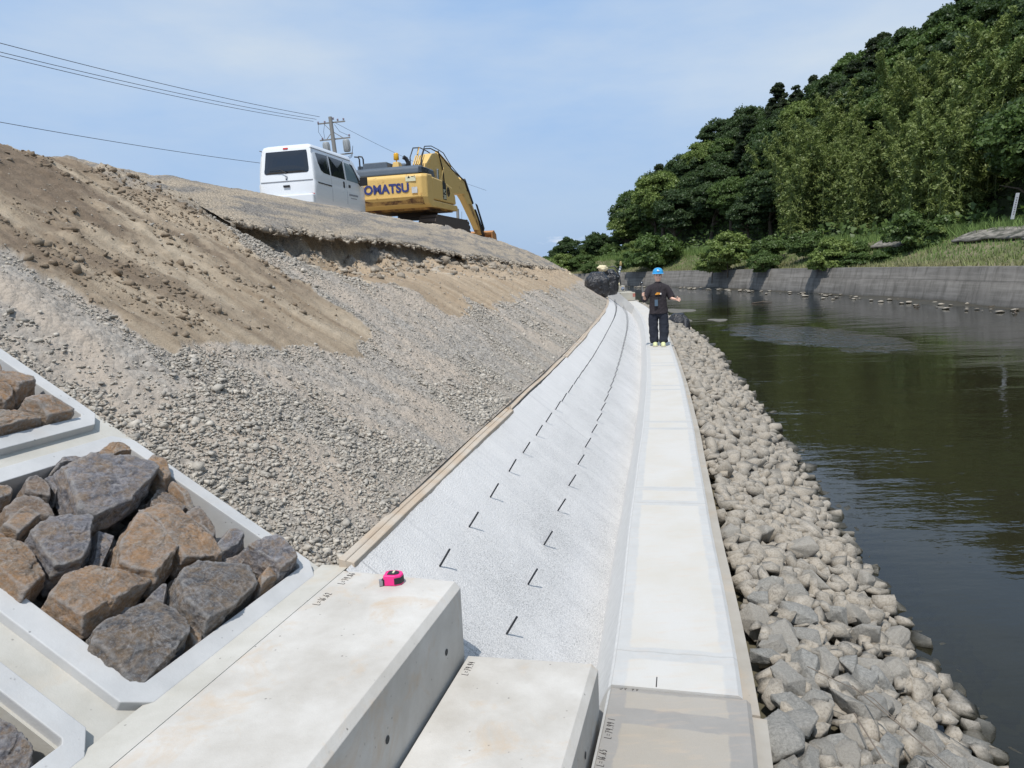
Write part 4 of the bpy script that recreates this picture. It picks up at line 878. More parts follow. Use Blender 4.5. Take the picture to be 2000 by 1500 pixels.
# bedding under the riprap and the river bed near the shore
me, s_, o_ = grid('river_shore', srange(-7, 56, .35, .02), np.concatenate([np.linspace(-.6, -3.4, 22), np.linspace(-4, -9, 8)]), lambda s, o: np.where(o > -3.4, rip_z(o), -1.25 - (-o - 3.4) * .10) - 0.09 + 0.03 * n2(s, o, 3, 3, 3, 6))
tag(obj('river_shore', me, M['bed']), kind='structure')
mb = MB()
for (a, b, c_, rr_) in [((0.28, -1.02, .0), (-0.28, -1.12, .02), (.0, -1.2, .03), .0035), ((0.45, -1.05, .04), (0.1, -1.35, .06), (-.02, -1.5, .04), .003), ((.42, -.85, .05), (.30, -1.1, .10), (.05, -1.42, .03), .0025)]:
    mb.tube([Wv(p[0], p[1], float(rip_z(p[1])) + .12 + p[2]) for p in (a, b, c_)], [rr_, rr_ * .8, rr_ * .5], 5)
o = mb.build('dry_twig', simple('dry_twig', (.17, .14, .11), .9)); tag(o, 'thin dry branches lying on the riprap stones', 'branch')

# ------------------------------------------------------------------ far bank: wall, berm, hill
WP = np.array([(20.5, -30), (20.5, -5), (20.6, 12), (20.7, 29), (21.4, 41), (20.7, 58), (17.5, 80), (12.5, 94), (3, 107), (-14, 118), (-45, 128)], float)
def catmull(P, n=40):
    out = []
    for i in range(len(P) - 1):
        p0, p1, p2, p3 = P[max(i - 1, 0)], P[i], P[i + 1], P[min(i + 2, len(P) - 1)]
        for t in np.linspace(0, 1, n, endpoint=False):
            out.append(0.5 * ((2 * p1) + (p2 - p0) * t + (2 * p0 - 5 * p1 + 4 * p2 - p3) * t * t + (-p0 + 3 * p1 - 3 * p2 + p3) * t ** 3))
    out.append(P[-1]); return np.array(out)
WC = catmull(WP); WU = np.concatenate([[0], np.cumsum(np.hypot(*np.diff(WC, axis=0).T))])
WT = np.gradient(WC, WU, axis=0); WT /= np.hypot(*WT.T)[:, None]; WN = np.stack([WT[:, 1], -WT[:, 0]], 1)
def FB(u, v, z):
    x = np.interp(u, WU, WC[:, 0]) + v * np.interp(u, WU, WN[:, 0]); y = np.interp(u, WU, WC[:, 1]) + v * np.interp(u, WU, WN[:, 1])
    return np.stack([x, y, z + 0 * x], -1)
def fb_grid(name, U, Vv, zf, **kw):
    UU, VV = np.meshgrid(U, Vv, indexing='ij'); u, v = UU.ravel(), VV.ravel(); P = FB(u, v, zf(u, v)); a, b = len(U), len(Vv); idx = np.arange(a * b).reshape(a, b)
    F = np.stack([idx[:-1, :-1], idx[:-1, 1:], idx[1:, 1:], idx[1:, :-1]], -1).reshape(-1, 4)[:, ::-1].copy()
    return mesh(name, P, F, uv=np.stack([u, v], 1), **kw), u, v, P
k = NM('old_wall_concrete'); uv = k.co('UV'); s3 = k.sep(k.geo()); pos = k.geo()
a = k.noise(k.map(pos, (1.2, 1.2, 0.35)), 1.0, 7, 0.7); b = k.noise(k.map(pos, (.25, .25, 6)), 1.0, 5, 0.6)
c = k.mix(k.ramp(a, [(0.3, 0.0), (0.7, 1.0)]), (0.095, 0.088, 0.078), (0.165, 0.152, 0.137))
c = k.mix(k.math('MULTIPLY', k.ramp(b, [(0.45, 0.0), (0.65, 1.0)]), 0.5), c, (0.23, 0.215, 0.195))
vs_ = k.noise(k.map(pos, (2.2, 2.2, .15)), 1.0, 6, .7); c = k.mix(k.math('MULTIPLY', k.ramp(vs_, [(0.50, 0.), (0.66, 1.)]), 0.55), c, (0.055, 0.05, 0.042))
low = k.ramp(k.math('MULTIPLY', k.math('ADD', s3[2], 1.0), 0.5), [(0.10, 1.0), (0.24, 0.0)])
c = k.mix(k.math('MULTIPLY', low, 0.8), c, (0.05, 0.047, 0.035))
mid_l = k.ramp(k.math('ABSOLUTE', k.math('SUBTRACT', s3[2], k.math('ADD', 0.36, k.math('MULTIPLY', a, 0.04)))), [(0.0, 1.0), (0.035, 0.0)])
c = k.mix(k.math('MULTIPLY', mid_l, 0.6), c, (0.045, 0.042, 0.04))
jt = k.ramp(k.math('PINGPONG', k.sep(uv)[0], 4.5), [(0.0, 1.0), (0.03, 0.0)]); c = k.mix(k.math('MULTIPLY', jt, 0.6), c, (0.05, 0.045, 0.04))
k.col(c); k.rough(0.93); k.nrm(k.bump(a, 0.4, 0.04)); M['wall'] = k.m
prof = [(-0.25, -1.8), (0.0, -0.72), (0.22, 0.34), (0.30, 0.345), (0.42, 0.98), (0.48, 1.02), (0.80, 1.02), (0.85, 0.6)]
Uw = np.arange(0, WU[-1], 1.2); V = []; UVl = []
for u in Uw:
    pv = np.array(prof); pz = pv[:, 1] + np.where((pv[:, 1] > -.8) & (pv[:, 1] < .5), 0, 0); V.append(FB(np.full(len(pv), u), pv[:, 0], pz)); UVl.append(np.stack([np.full(len(pv), u), pv[:, 1]], 1))
a, b = len(Uw), len(prof); idx = np.arange(a * b).reshape(a, b)
F = np.stack([idx[:-1, :-1], idx[1:, :-1], idx[1:, 1:], idx[:-1, 1:]], -1).reshape(-1, 4)
rw = obj('river_wall', mesh('river_wall', np.concatenate(V), F, uv=np.concatenate(UVl)), M['wall'])
tag(rw, 'long dark grey concrete river wall along the far bank', 'river wall')
# mud shelf with stones at the foot of the wall
me, u_, v_, P_ = fb_grid('mud_shelf', np.arange(0, WU[-1], .6), np.linspace(-3.2, .1, 12), lambda u, v: -0.70 + 0.10 * (v + 1.05 + 0.6 * np.sin(u * .21) + .3 * np.sin(u * .9)) + 0.04 * n2(u, v, .8, 1.5, 4, 9) - .06)
k = NM('wet_mud'); k.col(k.mix(k.noise(k.geo(), 2, 6), (0.028, 0.025, 0.018), (0.07, 0.062, 0.045))); k.rough(0.6); M['mud'] = k.m
tag(obj('river_mud', me, M['mud']), kind='structure')
def berm_z(u, v): return np.interp(v, [.8, 1.6, 3.0, 5.6, 6.6, 9, 11], [0.99, 1.02, 1.45, 2.6, 2.8, 2.9, 3.0]) + .06 * n2(u, v, .5, .7, 3, 4)
k = NM('berm_ground'); pos = k.geo(); n_ = k.noise(pos, .7, 6, .65)
k.col(k.mix(k.ramp(n_, [(.4, 0.), (.6, 1.)]), (0.10, 0.105, 0.045), (0.19, 0.165, 0.10))); M['berm'] = k.m
me, *_x1 = fb_grid('berm', np.arange(0, WU[-1], 1.0), np.concatenate([np.linspace(.78, 7, 18), [8, 9.5, 11.5]]), berm_z); tag(obj('berm', me, M['berm']), kind='structure')
# hill terrain in x, y
def hill_xy(x, y):
    x = np.asarray(x, float); y = np.asarray(y, float); sh = x.shape; P = np.stack([x.ravel(), y.ravel()], 1)
    v = np.empty(len(P))
    for i in range(0, len(P), 4000):
        dd = np.hypot(P[i:i + 4000, None, 0] - WC[None, :, 0], P[i:i + 4000, None, 1] - WC[None, :, 1]); v[i:i + 4000] = dd.min(1)
    v = v.reshape(sh); Hr = np.interp(y, [-60, 75, 95, 110, 118, 126, 136], [20.5, 18.6, 16.3, 14.0, 10.5, 6, 3.0])
    z = 3 + np.clip(np.minimum(np.minimum(.98 * (v - 10.5), .92 * (x - 19.2)), Hr - 3), 0, 99)
    return z, v
gx, gy = np.meshgrid(np.concatenate([np.arange(-60, 20, 6), np.arange(20, 66, 1.5), np.arange(70, 400, 30)]), np.arange(-40, 260, 2.5), indexing='ij')
hz, hv = hill_xy(gx, gy); cx = np.interp(gy, WC[:, 1], WC[:, 0]); inside = (gx < np.interp(gy, WC[:, 1][::1], WC[:, 0], right=-60) + 0) 
wx = np.interp(gy.ravel(), WC[:, 1], WC[:, 0], right=-45).reshape(gy.shape)
riv = (gx < wx + 8) & (gy < 128); hz = np.where(riv | (hv < 9.0), -2.5, hz + 0.4 * fbm(np.stack([gx.ravel() * .2, gy.ravel() * .2, 0 * gx.ravel()], 1), 3, 2).reshape(gx.shape))
hz = np.where((gy >= 120) & (hv > 2) & (hz < 0), 1.0, hz)
a, b = gx.shape; idx = np.arange(a * b).reshape(a, b); F = np.stack([idx[:-1, :-1], idx[1:, :-1], idx[1:, 1:], idx[:-1, 1:]], -1).reshape(-1, 4)
k = NM('hill_ground'); k.col(k.mix(k.noise(k.geo(), .4, 6), (0.022, 0.030, 0.012), (0.05, 0.06, 0.022))); M['hill'] = k.m
tag(obj('hill', mesh('hill', np.stack([gx.ravel(), gy.ravel(), hz.ravel()], 1), F), M['hill']), kind='structure')
# sheets: ground to the horizon, river bed, water
def sheet(name, x0, x1, y0, y1, z, mat, n=1):
    me = mesh(name, [(x0, y0, z), (x1, y0, z), (x1, y1, z), (x0, y1, z)], [[0, 1, 2, 3]]); return tag(obj(name, me, mat), kind='structure')
sheet('ground', -3000, 3000, -600, 5000, -2.6, M['berm'])
sheet('riverbed', -60, 40, -40, 140, -1.75, M['bed'])
sheet('water', -60, 24.5, -40, 135, WATER, M['water'])
# low land behind the far end of the river, left
mb = MB(); mb.add([(-400, 128, .9), (30, 128, .9), (200, 900, 1.0), (-900, 900, 1.0), (-400, 128, -3), (30, 128, -3)], [[0, 1, 2, 3], [4, 5, 1, 0]]); tag(mb.build('ground', M['berm']), kind='structure')
# broken concrete slope panels on the berm at the right
k = NM('weathered_panel'); pos = k.geo(); a = k.noise(k.map(pos, (.6, .6, 3)), 2, 7, .7); k.col(k.mix(k.ramp(a, [(.42, 0.), (.6, 1.)]), (0.06, 0.06, 0.045), (0.26, 0.235, 0.20))); M['panel'] = k.m
for (u0, u1, v0, v1) in ((52, 66.5, 4.1, 6.0), (67, 73, 4.6, 6.0), (46, 63, 2.6, 3.8), (78, 82, 4.3, 5.4)):
    U = np.linspace(u0, u1, 30); Vv = np.linspace(v0, v1, 5)
    me, u_, v_, P_ = fb_grid('slope_panel', U, Vv, lambda u, v: berm_z(u, v) + .14 + .05 * n2(u, v, .9, 2, 3, 6)); me2 = me
    o = obj('slope_panel', me, M['panel']); sm = o.modifiers.new('s', 'SOLIDIFY'); sm.thickness = .12; tag(o, kind='structure')

# ------------------------------------------------------------------ foliage
def leaf_mat(name, c1, c2, c3, tr=0.35):
    k = NM(name); r = k.rnd(); nn = k.noise(k.geo(), 0.8, 4, .6)
    c = k.mix(k.ramp(nn, [(.35, 0.), (.65, 1.)]), c1, c2); c = k.mix(k.math('MULTIPLY', r, .7), c, c3)
    ri = k.rnd(True); c = k.mix(k.math('MULTIPLY', ri, .35), c, tuple(x * 1.5 for x in c2))
    k.t.nodes.remove(k.b); d = k.n('ShaderNodeBsdfDiffuse'); t = k.n('ShaderNodeBsdfTranslucent'); mx_ = k.n('ShaderNodeMixShader'); g = k.n('ShaderNodeBsdfGlossy'); g.inputs['Roughness'].default_value = .45
    m2_ = k.n('ShaderNodeMixShader'); m2_.inputs[0].default_value = 0.02
    k.l(c, d.inputs['Color']); k.l(k.mix(.5, c, (.10, .16, .02)), t.inputs['Color']); mx_.inputs[0].default_value = tr; k.l(d.outputs[0], mx_.inputs[1]); k.l(t.outputs[0], mx_.inputs[2])
    k.l(mx_.outputs[0], m2_.inputs[1]); k.l(g.outputs[0], m2_.inputs[2]); k.l(m2_.outputs[0], k.out.inputs['Surface']); return k.m
LF = {'dark': leaf_mat('leaf_dark', (0.042, 0.070, 0.028), (0.072, 0.112, 0.040), (0.055, 0.082, 0.042)),
      'mid': leaf_mat('leaf_mid', (0.068, 0.112, 0.034), (0.112, 0.168, 0.05), (0.088, 0.13, 0.045)),
      'bright': leaf_mat('leaf_bright', (0.13, 0.185, 0.05), (0.20, 0.255, 0.075), (0.15, 0.20, 0.055)),
      'bamboo': leaf_mat('leaf_bamboo', (0.14, 0.19, 0.055), (0.235, 0.28, 0.095), (0.175, 0.215, 0.07)),
      'con': leaf_mat('leaf_conifer', (0.028, 0.045, 0.024), (0.045, 0.065, 0.032), (0.05, 0.055, 0.03))}
M['bark'] = simple('bark', (0.09, 0.07, 0.05), .95, var=.4); M['culm'] = simple('bamboo_culm', (0.16, 0.19, 0.07), .6)
def leaves(P, Nn, size, r, elong=1.6):
    n = len(P); d = Nn + r.normal(size=(n, 3)) * .75; d /= np.linalg.norm(d, axis=1)[:, None]
    t = np.cross(d, r.normal(size=(n, 3))); t /= np.linalg.norm(t, axis=1)[:, None] + 1e-9; b = np.cross(d, t)
    sz = size * r.uniform(.6, 1.3, n)[:, None]
    V = np.stack([P + t * sz * elong * .5, P + b * sz * .5, P - t * sz * elong * .5, P - b * sz * .5 + d * sz * .12], 1).reshape(-1, 3)
    return V, np.arange(n * 4).reshape(n, 4)
def crown_mesh(name, seed, rx, rz, nblob, per, size, zc, taper=0.0, shell=.8):
    r = np.random.default_rng(seed); Ps, Ns = [], []
    for k_ in range(nblob):
        d = r.normal(size=3); d /= np.linalg.norm(d); d[2] = d[2] * .9 + .15; q = r.uniform(.45, 1.0) ** .6
        c = np.array([d[0] * rx * q * .78, d[1] * rx * q * .78, d[2] * rz * q * .8])
        if taper: f = 1 - taper * (c[2] / rz + 1) / 2; c[0] *= f; c[1] *= f
        br = r.uniform(.15, .32) * rx * (1 - taper * .5 * (c[2] / rz + 1) / 2)
        dd = r.normal(size=(per, 3)); dd /= np.linalg.norm(dd, axis=1)[:, None]; dd[:, 2] = np.abs(dd[:, 2]) * .85 + dd[:, 2] * .15
        rr = br * r.uniform(.72, 1.12, per) * (1 + .25 * vnoise(dd * 3 + k_, seed))
        Ps.append(c + dd * rr[:, None] * np.array([1, 1, .8])); Ns.append(dd)
    P = np.concatenate(Ps); V, F = leaves(P, np.concatenate(Ns), size, r); V[:, 2] += zc
    return mesh(name, V, F)
def trunk_mesh(name, seed, h, r0, rx, lean=.1, n=5):
    r = random.Random(seed); mb = MB(); a = r.uniform(0, 6.28); top = Vector((math.cos(a) * lean * h, math.sin(a) * lean * h, h * .8))
    mb.tube([(0, 0, -.6), (0, 0, 0), top * .35 + Vector((.1, 0, 0)), top * .7, top], [r0 * 1.25, r0, r0 * .8, r0 * .55, r0 * .25], 7)
    for i in range(n):
        f = r.uniform(.35, .8); p = top * f; a = r.uniform(0, 6.28); e = p + Vector((math.cos(a) * rx * .6, math.sin(a) * rx * .6, h * .22)); mb.tube([p, (p + e) / 2 + Vector((0, 0, .1 * h)) * .5, e], [r0 * .4, r0 * .25, r0 * .1], 5)
    me = bpy.data.meshes.new(name); me.from_pydata(mb.v, [], mb.f); me.update(); return me
PROTO = {}
def proto(kind, i, mat, **kw):
    h = kw.pop('h'); c = crown_mesh('crown', 900 + i, **kw); c.materials.append(LF[mat]); t = trunk_mesh('trunk', i, h, .03 if 'bush' in kind else kw['rx'] * .06 + .05, kw['rx']); t.materials.append(M['bark']); PROTO.setdefault(kind, []).append((c, t))
for i in range(4): proto('dark', i, 'dark', h=4.5, rx=2.8, rz=2.9, nblob=84, per=290, size=.155, zc=3.9)
for i in range(3): proto('mid', 10 + i, 'mid', h=4.5, rx=2.9, rz=2.8, nblob=88, per=280, size=.155, zc=3.9)
for i in range(3): proto('bright', 20 + i, 'bright', h=4.5, rx=3.1, rz=2.7, nblob=92, per=280, size=.15, zc=4.0)
for i in range(3): proto('con', 30 + i, 'con', h=6.5, rx=1.9, rz=4.2, nblob=90, per=230, size=.14, zc=4.4, taper=.55)
for i in range(3): proto('bush', 40 + i, 'mid', h=1.0, rx=1.6, rz=1.1, nblob=34, per=340, size=.10, zc=.75)
for i in range(2): proto('bushb', 45 + i, 'bright', h=1.0, rx=1.6, rz=1.1, nblob=36, per=340, size=.10, zc=.75)
def bamboo(i):
    r = np.random.default_rng(60 + i); Ps, Ns = [], []; mb = MB()
    for c in range(15):
        bx, by = r.normal(size=2) * 1.05; H = r.uniform(8.5, 12.0); a = r.uniform(0, 6.28); bend = r.uniform(.8, 2.4); pts = []
        for t in np.linspace(0, 1, 12): pts.append((bx + math.cos(a) * bend * t ** 2.6, by + math.sin(a) * bend * t ** 2.6, H * (t - .10 * t ** 4)))
        mb.tube([(bx, by, -.5)] + pts, [.045] * 8 + [.03, .022, .015, .01, .006], 4)
        for t in np.linspace(.10, 1, 38):
            j = t * 11; k0 = int(min(j, 10)); p = np.array(pts[k0]) * (1 - (j - k0)) + np.array(pts[k0 + 1]) * (j - k0)
            L_ = (1.25 - .75 * t) * r.uniform(.6, 1.1); aa = r.uniform(0, 6.28)
            m_ = 34; q = r.uniform(0, 1, m_)[:, None]; dirn = np.array([math.cos(aa), math.sin(aa), .35 - .75 * 1])
            Ps.append(p + q * L_ * np.array([math.cos(aa), math.sin(aa), .45]) + q ** 2 * np.array([0, 0, -.55]) * L_ + r.normal(size=(m_, 3)) * .10); Ns.append(np.tile([math.cos(aa) * .4, math.sin(aa) * .4, .7], (m_, 1)))
    V, F = leaves(np.concatenate(Ps), np.concatenate(Ns), .105, r, 2.8); c = mesh('foliage', V, F); c.materials.append(LF['bamboo'])
    t = bpy.data.meshes.new('culms'); t.from_pydata(mb.v, [], mb.f); t.update(); t.materials.append(M['culm']); PROTO.setdefault('bamboo', []).append((c, t))
for i in range(4): bamboo(i)
LBL = {'dark': ('dark green broadleaf tree in the dense wood on the hillside', 'dark broadleaf trees on the hill'), 'mid': ('mid green broadleaf tree in the wood on the hillside', 'mid green trees on the hill'),
       'bright': ('bright yellow-green rounded tree on the hillside', 'bright rounded trees on the hill'), 'con': ('narrow very dark conifer on the hillside', 'conifers on the hill'),
       'bamboo': ('yellowish green bamboo clump with drooping tops', 'bamboo clumps at the hill foot')}
def plant(kind, x, y, z, sc_, rs, name, lab, cat, group, zs=1.0, i=None):
    c, t = PROTO[kind][rs.randrange(len(PROTO[kind])) if i is None else i % len(PROTO[kind])]
    e = empty(name, (x, y, z), rs.uniform(0, 6.28)); e.scale = (sc_, sc_, sc_ * zs); e.rotation_euler[0] = rs.uniform(-.05, .05)
    cn = 'foliage' if kind in ('bamboo', 'bush', 'bushb') else 'crown'; tn = 'culms' if kind == 'bamboo' else 'stems' if kind in ('bush', 'bushb') else 'trunk'
    for nm, m_ in ((cn, c), (tn, t)): q = bpy.data.objects.new(nm, m_); C.objects.link(q); q.parent = e
    return tag(e, lab, cat, group)
rs = random.Random(5); cand = []
yy = 30.0
while yy < 132:
    xx = 4.0
    while xx < 62:
        cand.append((xx + rs.uniform(-1.6, 1.6), yy + rs.uniform(-1.6, 1.6))); xx += 3.55
    yy += 3.6
cx_ = np.array([c[0] for c in cand]); cy_ = np.array([c[1] for c in cand]); cz_, cv_ = hill_xy(cx_, cy_)
nT = 0
for x, y, z, v in zip(cx_, cy_, cz_, cv_):
    if x > y * .80 + 2 or v < 10.2 or x < 17 or (y > 100 and x < 19): continue
    px = 1000 + 1420 * (x / y * 1.0 - 0.0); ax = x / y
    wall_x = np.interp(y, WC[:, 1], WC[:, 0])
    if x < wall_x + 6 and y < 94: continue
    front = v < 18
    f = rs.random(); kind = 'dark' if f < .50 else 'mid' if f < .74 else 'bright' if f < .88 else 'con'
    if front and .36 < ax < .66 and y < 86: kind = 'bamboo' if v < 17 else ('mid' if f < .5 else 'bamboo')
    elif front and ax >= .66: kind = 'dark' if f < .55 else 'mid'
    elif z > 15: kind = 'dark' if f < .58 else 'con' if f < .86 else 'mid'
    sc_ = rs.uniform(.95, 1.35) if kind != 'bamboo' else rs.uniform(.8, 1.05)
    if kind == 'bright': sc_ *= 1.1
    lab, g = LBL[kind]; lab = lab.replace('in the dense wood ', '').replace('in the wood ', '') + (' on the ridge' if z > 14.5 else ' halfway up' if z > 7.5 else ' low down') + (' at the left end' if ax < .26 else ' in the left half' if ax < .38 else ' in the middle' if ax < .52 else ' at the right')
    plant(kind, x, y, z - .3, sc_, rs, 'bamboo_clump' if kind == 'bamboo' else 'conifer' if kind == 'con' else 'broadleaf_tree', lab, 'bamboo' if kind == 'bamboo' else 'tree', g); nT += 1
print('forest', nT)
# undergrowth covering the hill between the trunks
r = np.random.default_rng(44); n = 60000; x = r.uniform(15, 60, n); y = r.uniform(32, 132, n); kk = x < y * .82 + 3; x, y = x[kk], y[kk]; z, v = hill_xy(x, y); kk = (v > 7.5) & ((x > np.interp(y, WC[:, 1], WC[:, 0]) + 5) | (y > 100)) & (v < 34); x, y, z, v = x[kk], y[kk], z[kk], v[kk]
z = np.where(v < 10.8, 2.85, z); P = np.stack([x, y, z + r.uniform(0, 1, len(x)) ** 1.5 * (0.5 + 1.3 * np.clip(.5 + n2(x, y, .35, .35, 3, 3), 0, 1))], 1); V, F = leaves(P, np.tile([0, -.4, .8], (len(P), 1)), .30, r)
tag(obj('undergrowth', mesh('undergrowth', V, F), LF['mid']), 'leafy green undergrowth between the trees on the hillside', 'undergrowth', kind='stuff')
# low trees across the end of the river on the left
for (x, y, sc_, kd, lab) in [(6.5, 122, .50, 'mid', 'small round tree at the left end of the far tree line'), (10.2, 121, .95, 'dark', 'pointed dark green tree left of the gap in the far tree line'), (13.0, 124, .62, 'mid', 'low mid green tree filling the dip in the far tree line'),
        (15.6, 122, 1.08, 'dark', 'broad dark tree behind the black bags'), (18.6, 120, 1.0, 'dark', 'dark tree between the black bags and the beacon pole'), (21.0, 118, 1.3, 'dark', 'tall dark tree right behind the beacon pole'), (8.3, 119, .5, 'mid', 'bushy tree low on the far bank behind the soil slope'), (12, 117, .5, 'mid', 'low leafy tree just above the left black bag'), (16.5, 116, .75, 'mid', 'mid green tree low behind the second black bag'), (19.6, 114, .8, 'dark', 'dark low tree right of the black bags'), (22.6, 112, 1.15, 'mid', 'full round tree between the beacon pole and the big dark bush'), (4.6, 124, .4, 'mid', 'lowest bush at the left end where the soil slope cuts the tree line'), (14.2, 126, .9, 'dark', 'dark tree top in the middle of the far tree line'), (9.0, 126, .75, 'dark', 'dark tree top beside the pointed tree')]:
    plant(kd, x, y, .9, sc_ * .95, rs, 'broadleaf_tree', lab, 'tree', 'trees across the end of the river')
for (x, y, z, sc_, kd, lab) in [(17.6, 88, 1.2, 2.5, 'bush', 'big dark round bush overhanging the wall behind the worker'), (19.0, 68, .9, 1.25, 'bushb', 'bright green bush hanging down over the wall to the water'), (20.0, 66.5, 1.6, 1.6, 'bushb', 'bright green bush on the berm above the hanging one'),
        (20.9, 60, .9, 1.0, 'bush', 'dark green bush with a slanted shadow on the wall, second from the worker'), (22.4, 50.5, .9, 1.25, 'bushb', 'wide leafy bush over the middle of the far wall'), (24.0, 52.5, 1.4, 1.1, 'bush', 'smaller bush behind the wide leafy bush'), (23.2, 49, .8, .9, 'bush', 'low bush at the right end of the wide leafy bush'),
        (26.0, 46.5, 2.0, 1.5, 'bush', 'tall leafy bush on the grassy berm right of the wide bush'), (26.6, 45.6, 1.8, 1.0, 'bushb', 'low green bush beside the tall leafy bush'), (24.5, 47.0, 1.2, .8, 'bush', 'dark little bush between the berm and the tall leafy bush'),
        (28.5, 38.5, 2.6, .7, 'bushb', 'low green weeds at the foot of the white marker post'), (22.6, 64, 1.9, 1.2, 'bush', 'bush on the berm under the hillside trees'), (23.4, 58, 2.1, 1.1, 'bush', 'round bush high on the berm left of the wide leafy bush')]:
    plant(kd, x, y, z - .35, sc_, rs, 'bush', lab, 'bush', 'bushes along the far bank')
for q in range(22):
    u_q = 118 + q * 3.1 + rs.uniform(-1, 1); v_q = rs.uniform(1.2, 7.5); pq = FB(np.array([u_q]), np.array([v_q]), 0)[0]
    if pq[0] > 22 or pq[0] < -2: continue
    plant('bush' if q % 3 else 'bushb', float(pq[0]), float(pq[1]), float(berm_z(np.array([u_q]), np.array([v_q]))[0]) - .3, rs.uniform(.9, 1.6), rs, 'bush', 'low bush on the bank at the far end of the river behind the black bags', 'bush', 'low bushes at the far end of the river')
# long grass of the berm
r = np.random.default_rng(8); n = 90000; u = r.uniform(40, WU[-1] - 30, n); v = 0.9 + 10.0 * r.uniform(0, 1, n) ** .9
tall = np.where(v > 5.4, r.uniform(.3, .75, n), r.uniform(.10, .34, n)) * (1 + .4 * n2(u, v, .4, .6, 3, 5)); P = FB(u, v, berm_z(u, v) - .03)
a = r.uniform(0, 3.14, n); wd = r.uniform(.018, .045, n); dx_, dy_ = np.cos(a) * wd, np.sin(a) * wd; lx, ly = r.normal(size=n) * .3 * tall, r.normal(size=n) * .3 * tall
V = np.stack([P + np.stack([dx_, dy_, 0 * dx_], 1), P - np.stack([dx_, dy_, 0 * dx_], 1), P + np.stack([lx, ly, tall], 1)], 1).reshape(-1, 3); F = np.arange(n * 3).reshape(n, 3)
k = NM('grass_blades'); ri = k.rnd(True); gz = k.attr('dry', 'Fac'); c = k.mix(ri, (0.09, 0.15, 0.04), (0.17, 0.24, 0.07)); c = k.mix(gz, c, k.mix(ri, (0.16, 0.165, 0.07), (0.27, 0.25, 0.13))); k.col(c); M['grass'] = k.m
dry = np.clip(1.05 - (v - 1.0) / 2.6 + .5 * n2(u, v, .5, .8, 3, 12), 0, 1)
tag(obj('grass', mesh('grass', V, F, attr={'dry': np.repeat(dry, 3)}), M['grass']), 'long green and dry grass on the far bank', 'grass', kind='stuff')
# stones and litter at the foot of the wall
r = np.random.default_rng(21); n = 150; u = 58 + 60 * r.beta(1.2, 1.2, n); v = -1.1 + r.normal(size=n) * .8; D, F_ = ICO[2]; Vs = []; Fs = []; b = 0
for i in range(n):
    N = r.normal(size=(9, 3)); N /= np.linalg.norm(N, axis=1)[:, None]; P0 = FB(u[i], v[i], -.66); V_ = D * planes_shape(D, N, r.uniform(.6, 1, 9))[:, None] * r.uniform(.03, .15) * np.array([1.4, 1, .5]); Vs.append(V_ + P0); Fs.append(F_ + b); b += len(D)
tag(obj('shore_stones', mesh('shore_stones', np.concatenate(Vs), np.concatenate(Fs)), M['riprap_far']), 'scattered pale stones at the foot of the far wall', 'stones', kind='stuff')
def flat_island(name, x, y, rx, ry, h, lab, mat, seed):
    r = np.random.default_rng(seed); n = 28; V = []; F = []
    for ring, (f, z) in enumerate(((1.0, WATER - .05), (.93, WATER + h * .5), (.6, WATER + h))):
        for k_ in range(n):
            g = k_ / n * 6.283; q = f * (1 + .18 * math.sin(3 * g + seed) + .1 * math.sin(5 * g)); V.append((x + rx * q * math.cos(g), y + ry * q * math.sin(g), z))
    for a_ in range(2):
        for k_ in range(n): F.append([a_ * n + k_, a_ * n + (k_ + 1) % n, (a_ + 1) * n + (k_ + 1) % n, (a_ + 1) * n + k_])
    F.append([2 * n + k_ for k_ in range(n)]); o = obj(name, mesh(name, V, F), mat); return tag(o, kind='structure') if lab is None else tag(o, lab, 'sandbar')
M['silt'] = simple('silt', (.13, .12, .10), .8, var=.2, vscale=2)
flat_island('sandbar', 8.9, 31.0, .38, .75, .03, 'small flat grey sandbar in the river right of the black bag', M['silt'], 1)
flat_island('sandbar', 9.0, 38.5, .8, 1.6, .03, 'flat muddy bar behind the walking worker', M['silt'], 2)
flat_island('sandbar', 7.6, 33, .35, 2.2, .04, 'mud bank beside the walkway behind the worker', M['silt'], 3)
for (x, y, ln, an, lab) in [(21.0, 31.2, .9, .1, 'pale stick floating near the far wall at the right'), (19.2, 27.6, .6, 1.2, 'dark branch stub poking out of the water at the right'), (14.6, 42, 1.3, .2, 'thin dark branch floating in mid river'), (18.8, 33.5, .55, .6, 'small driftwood tangle near the far wall')]:
    mb = MB(); d = Vector((math.cos(an), math.sin(an), 0)) * ln / 2; c_ = Vector((x, y, WATER + .02)); mb.tube([c_ - d, c_ + Vector((0, 0, .05)), c_ + d], [.03, .035, .012], 5); mb.tube([c_, c_ + Vector((.12, .05, .16))], [.02, .008], 5)
    tag(mb.build('driftwood', M['bark']), lab, 'driftwood', 'driftwood in the river')

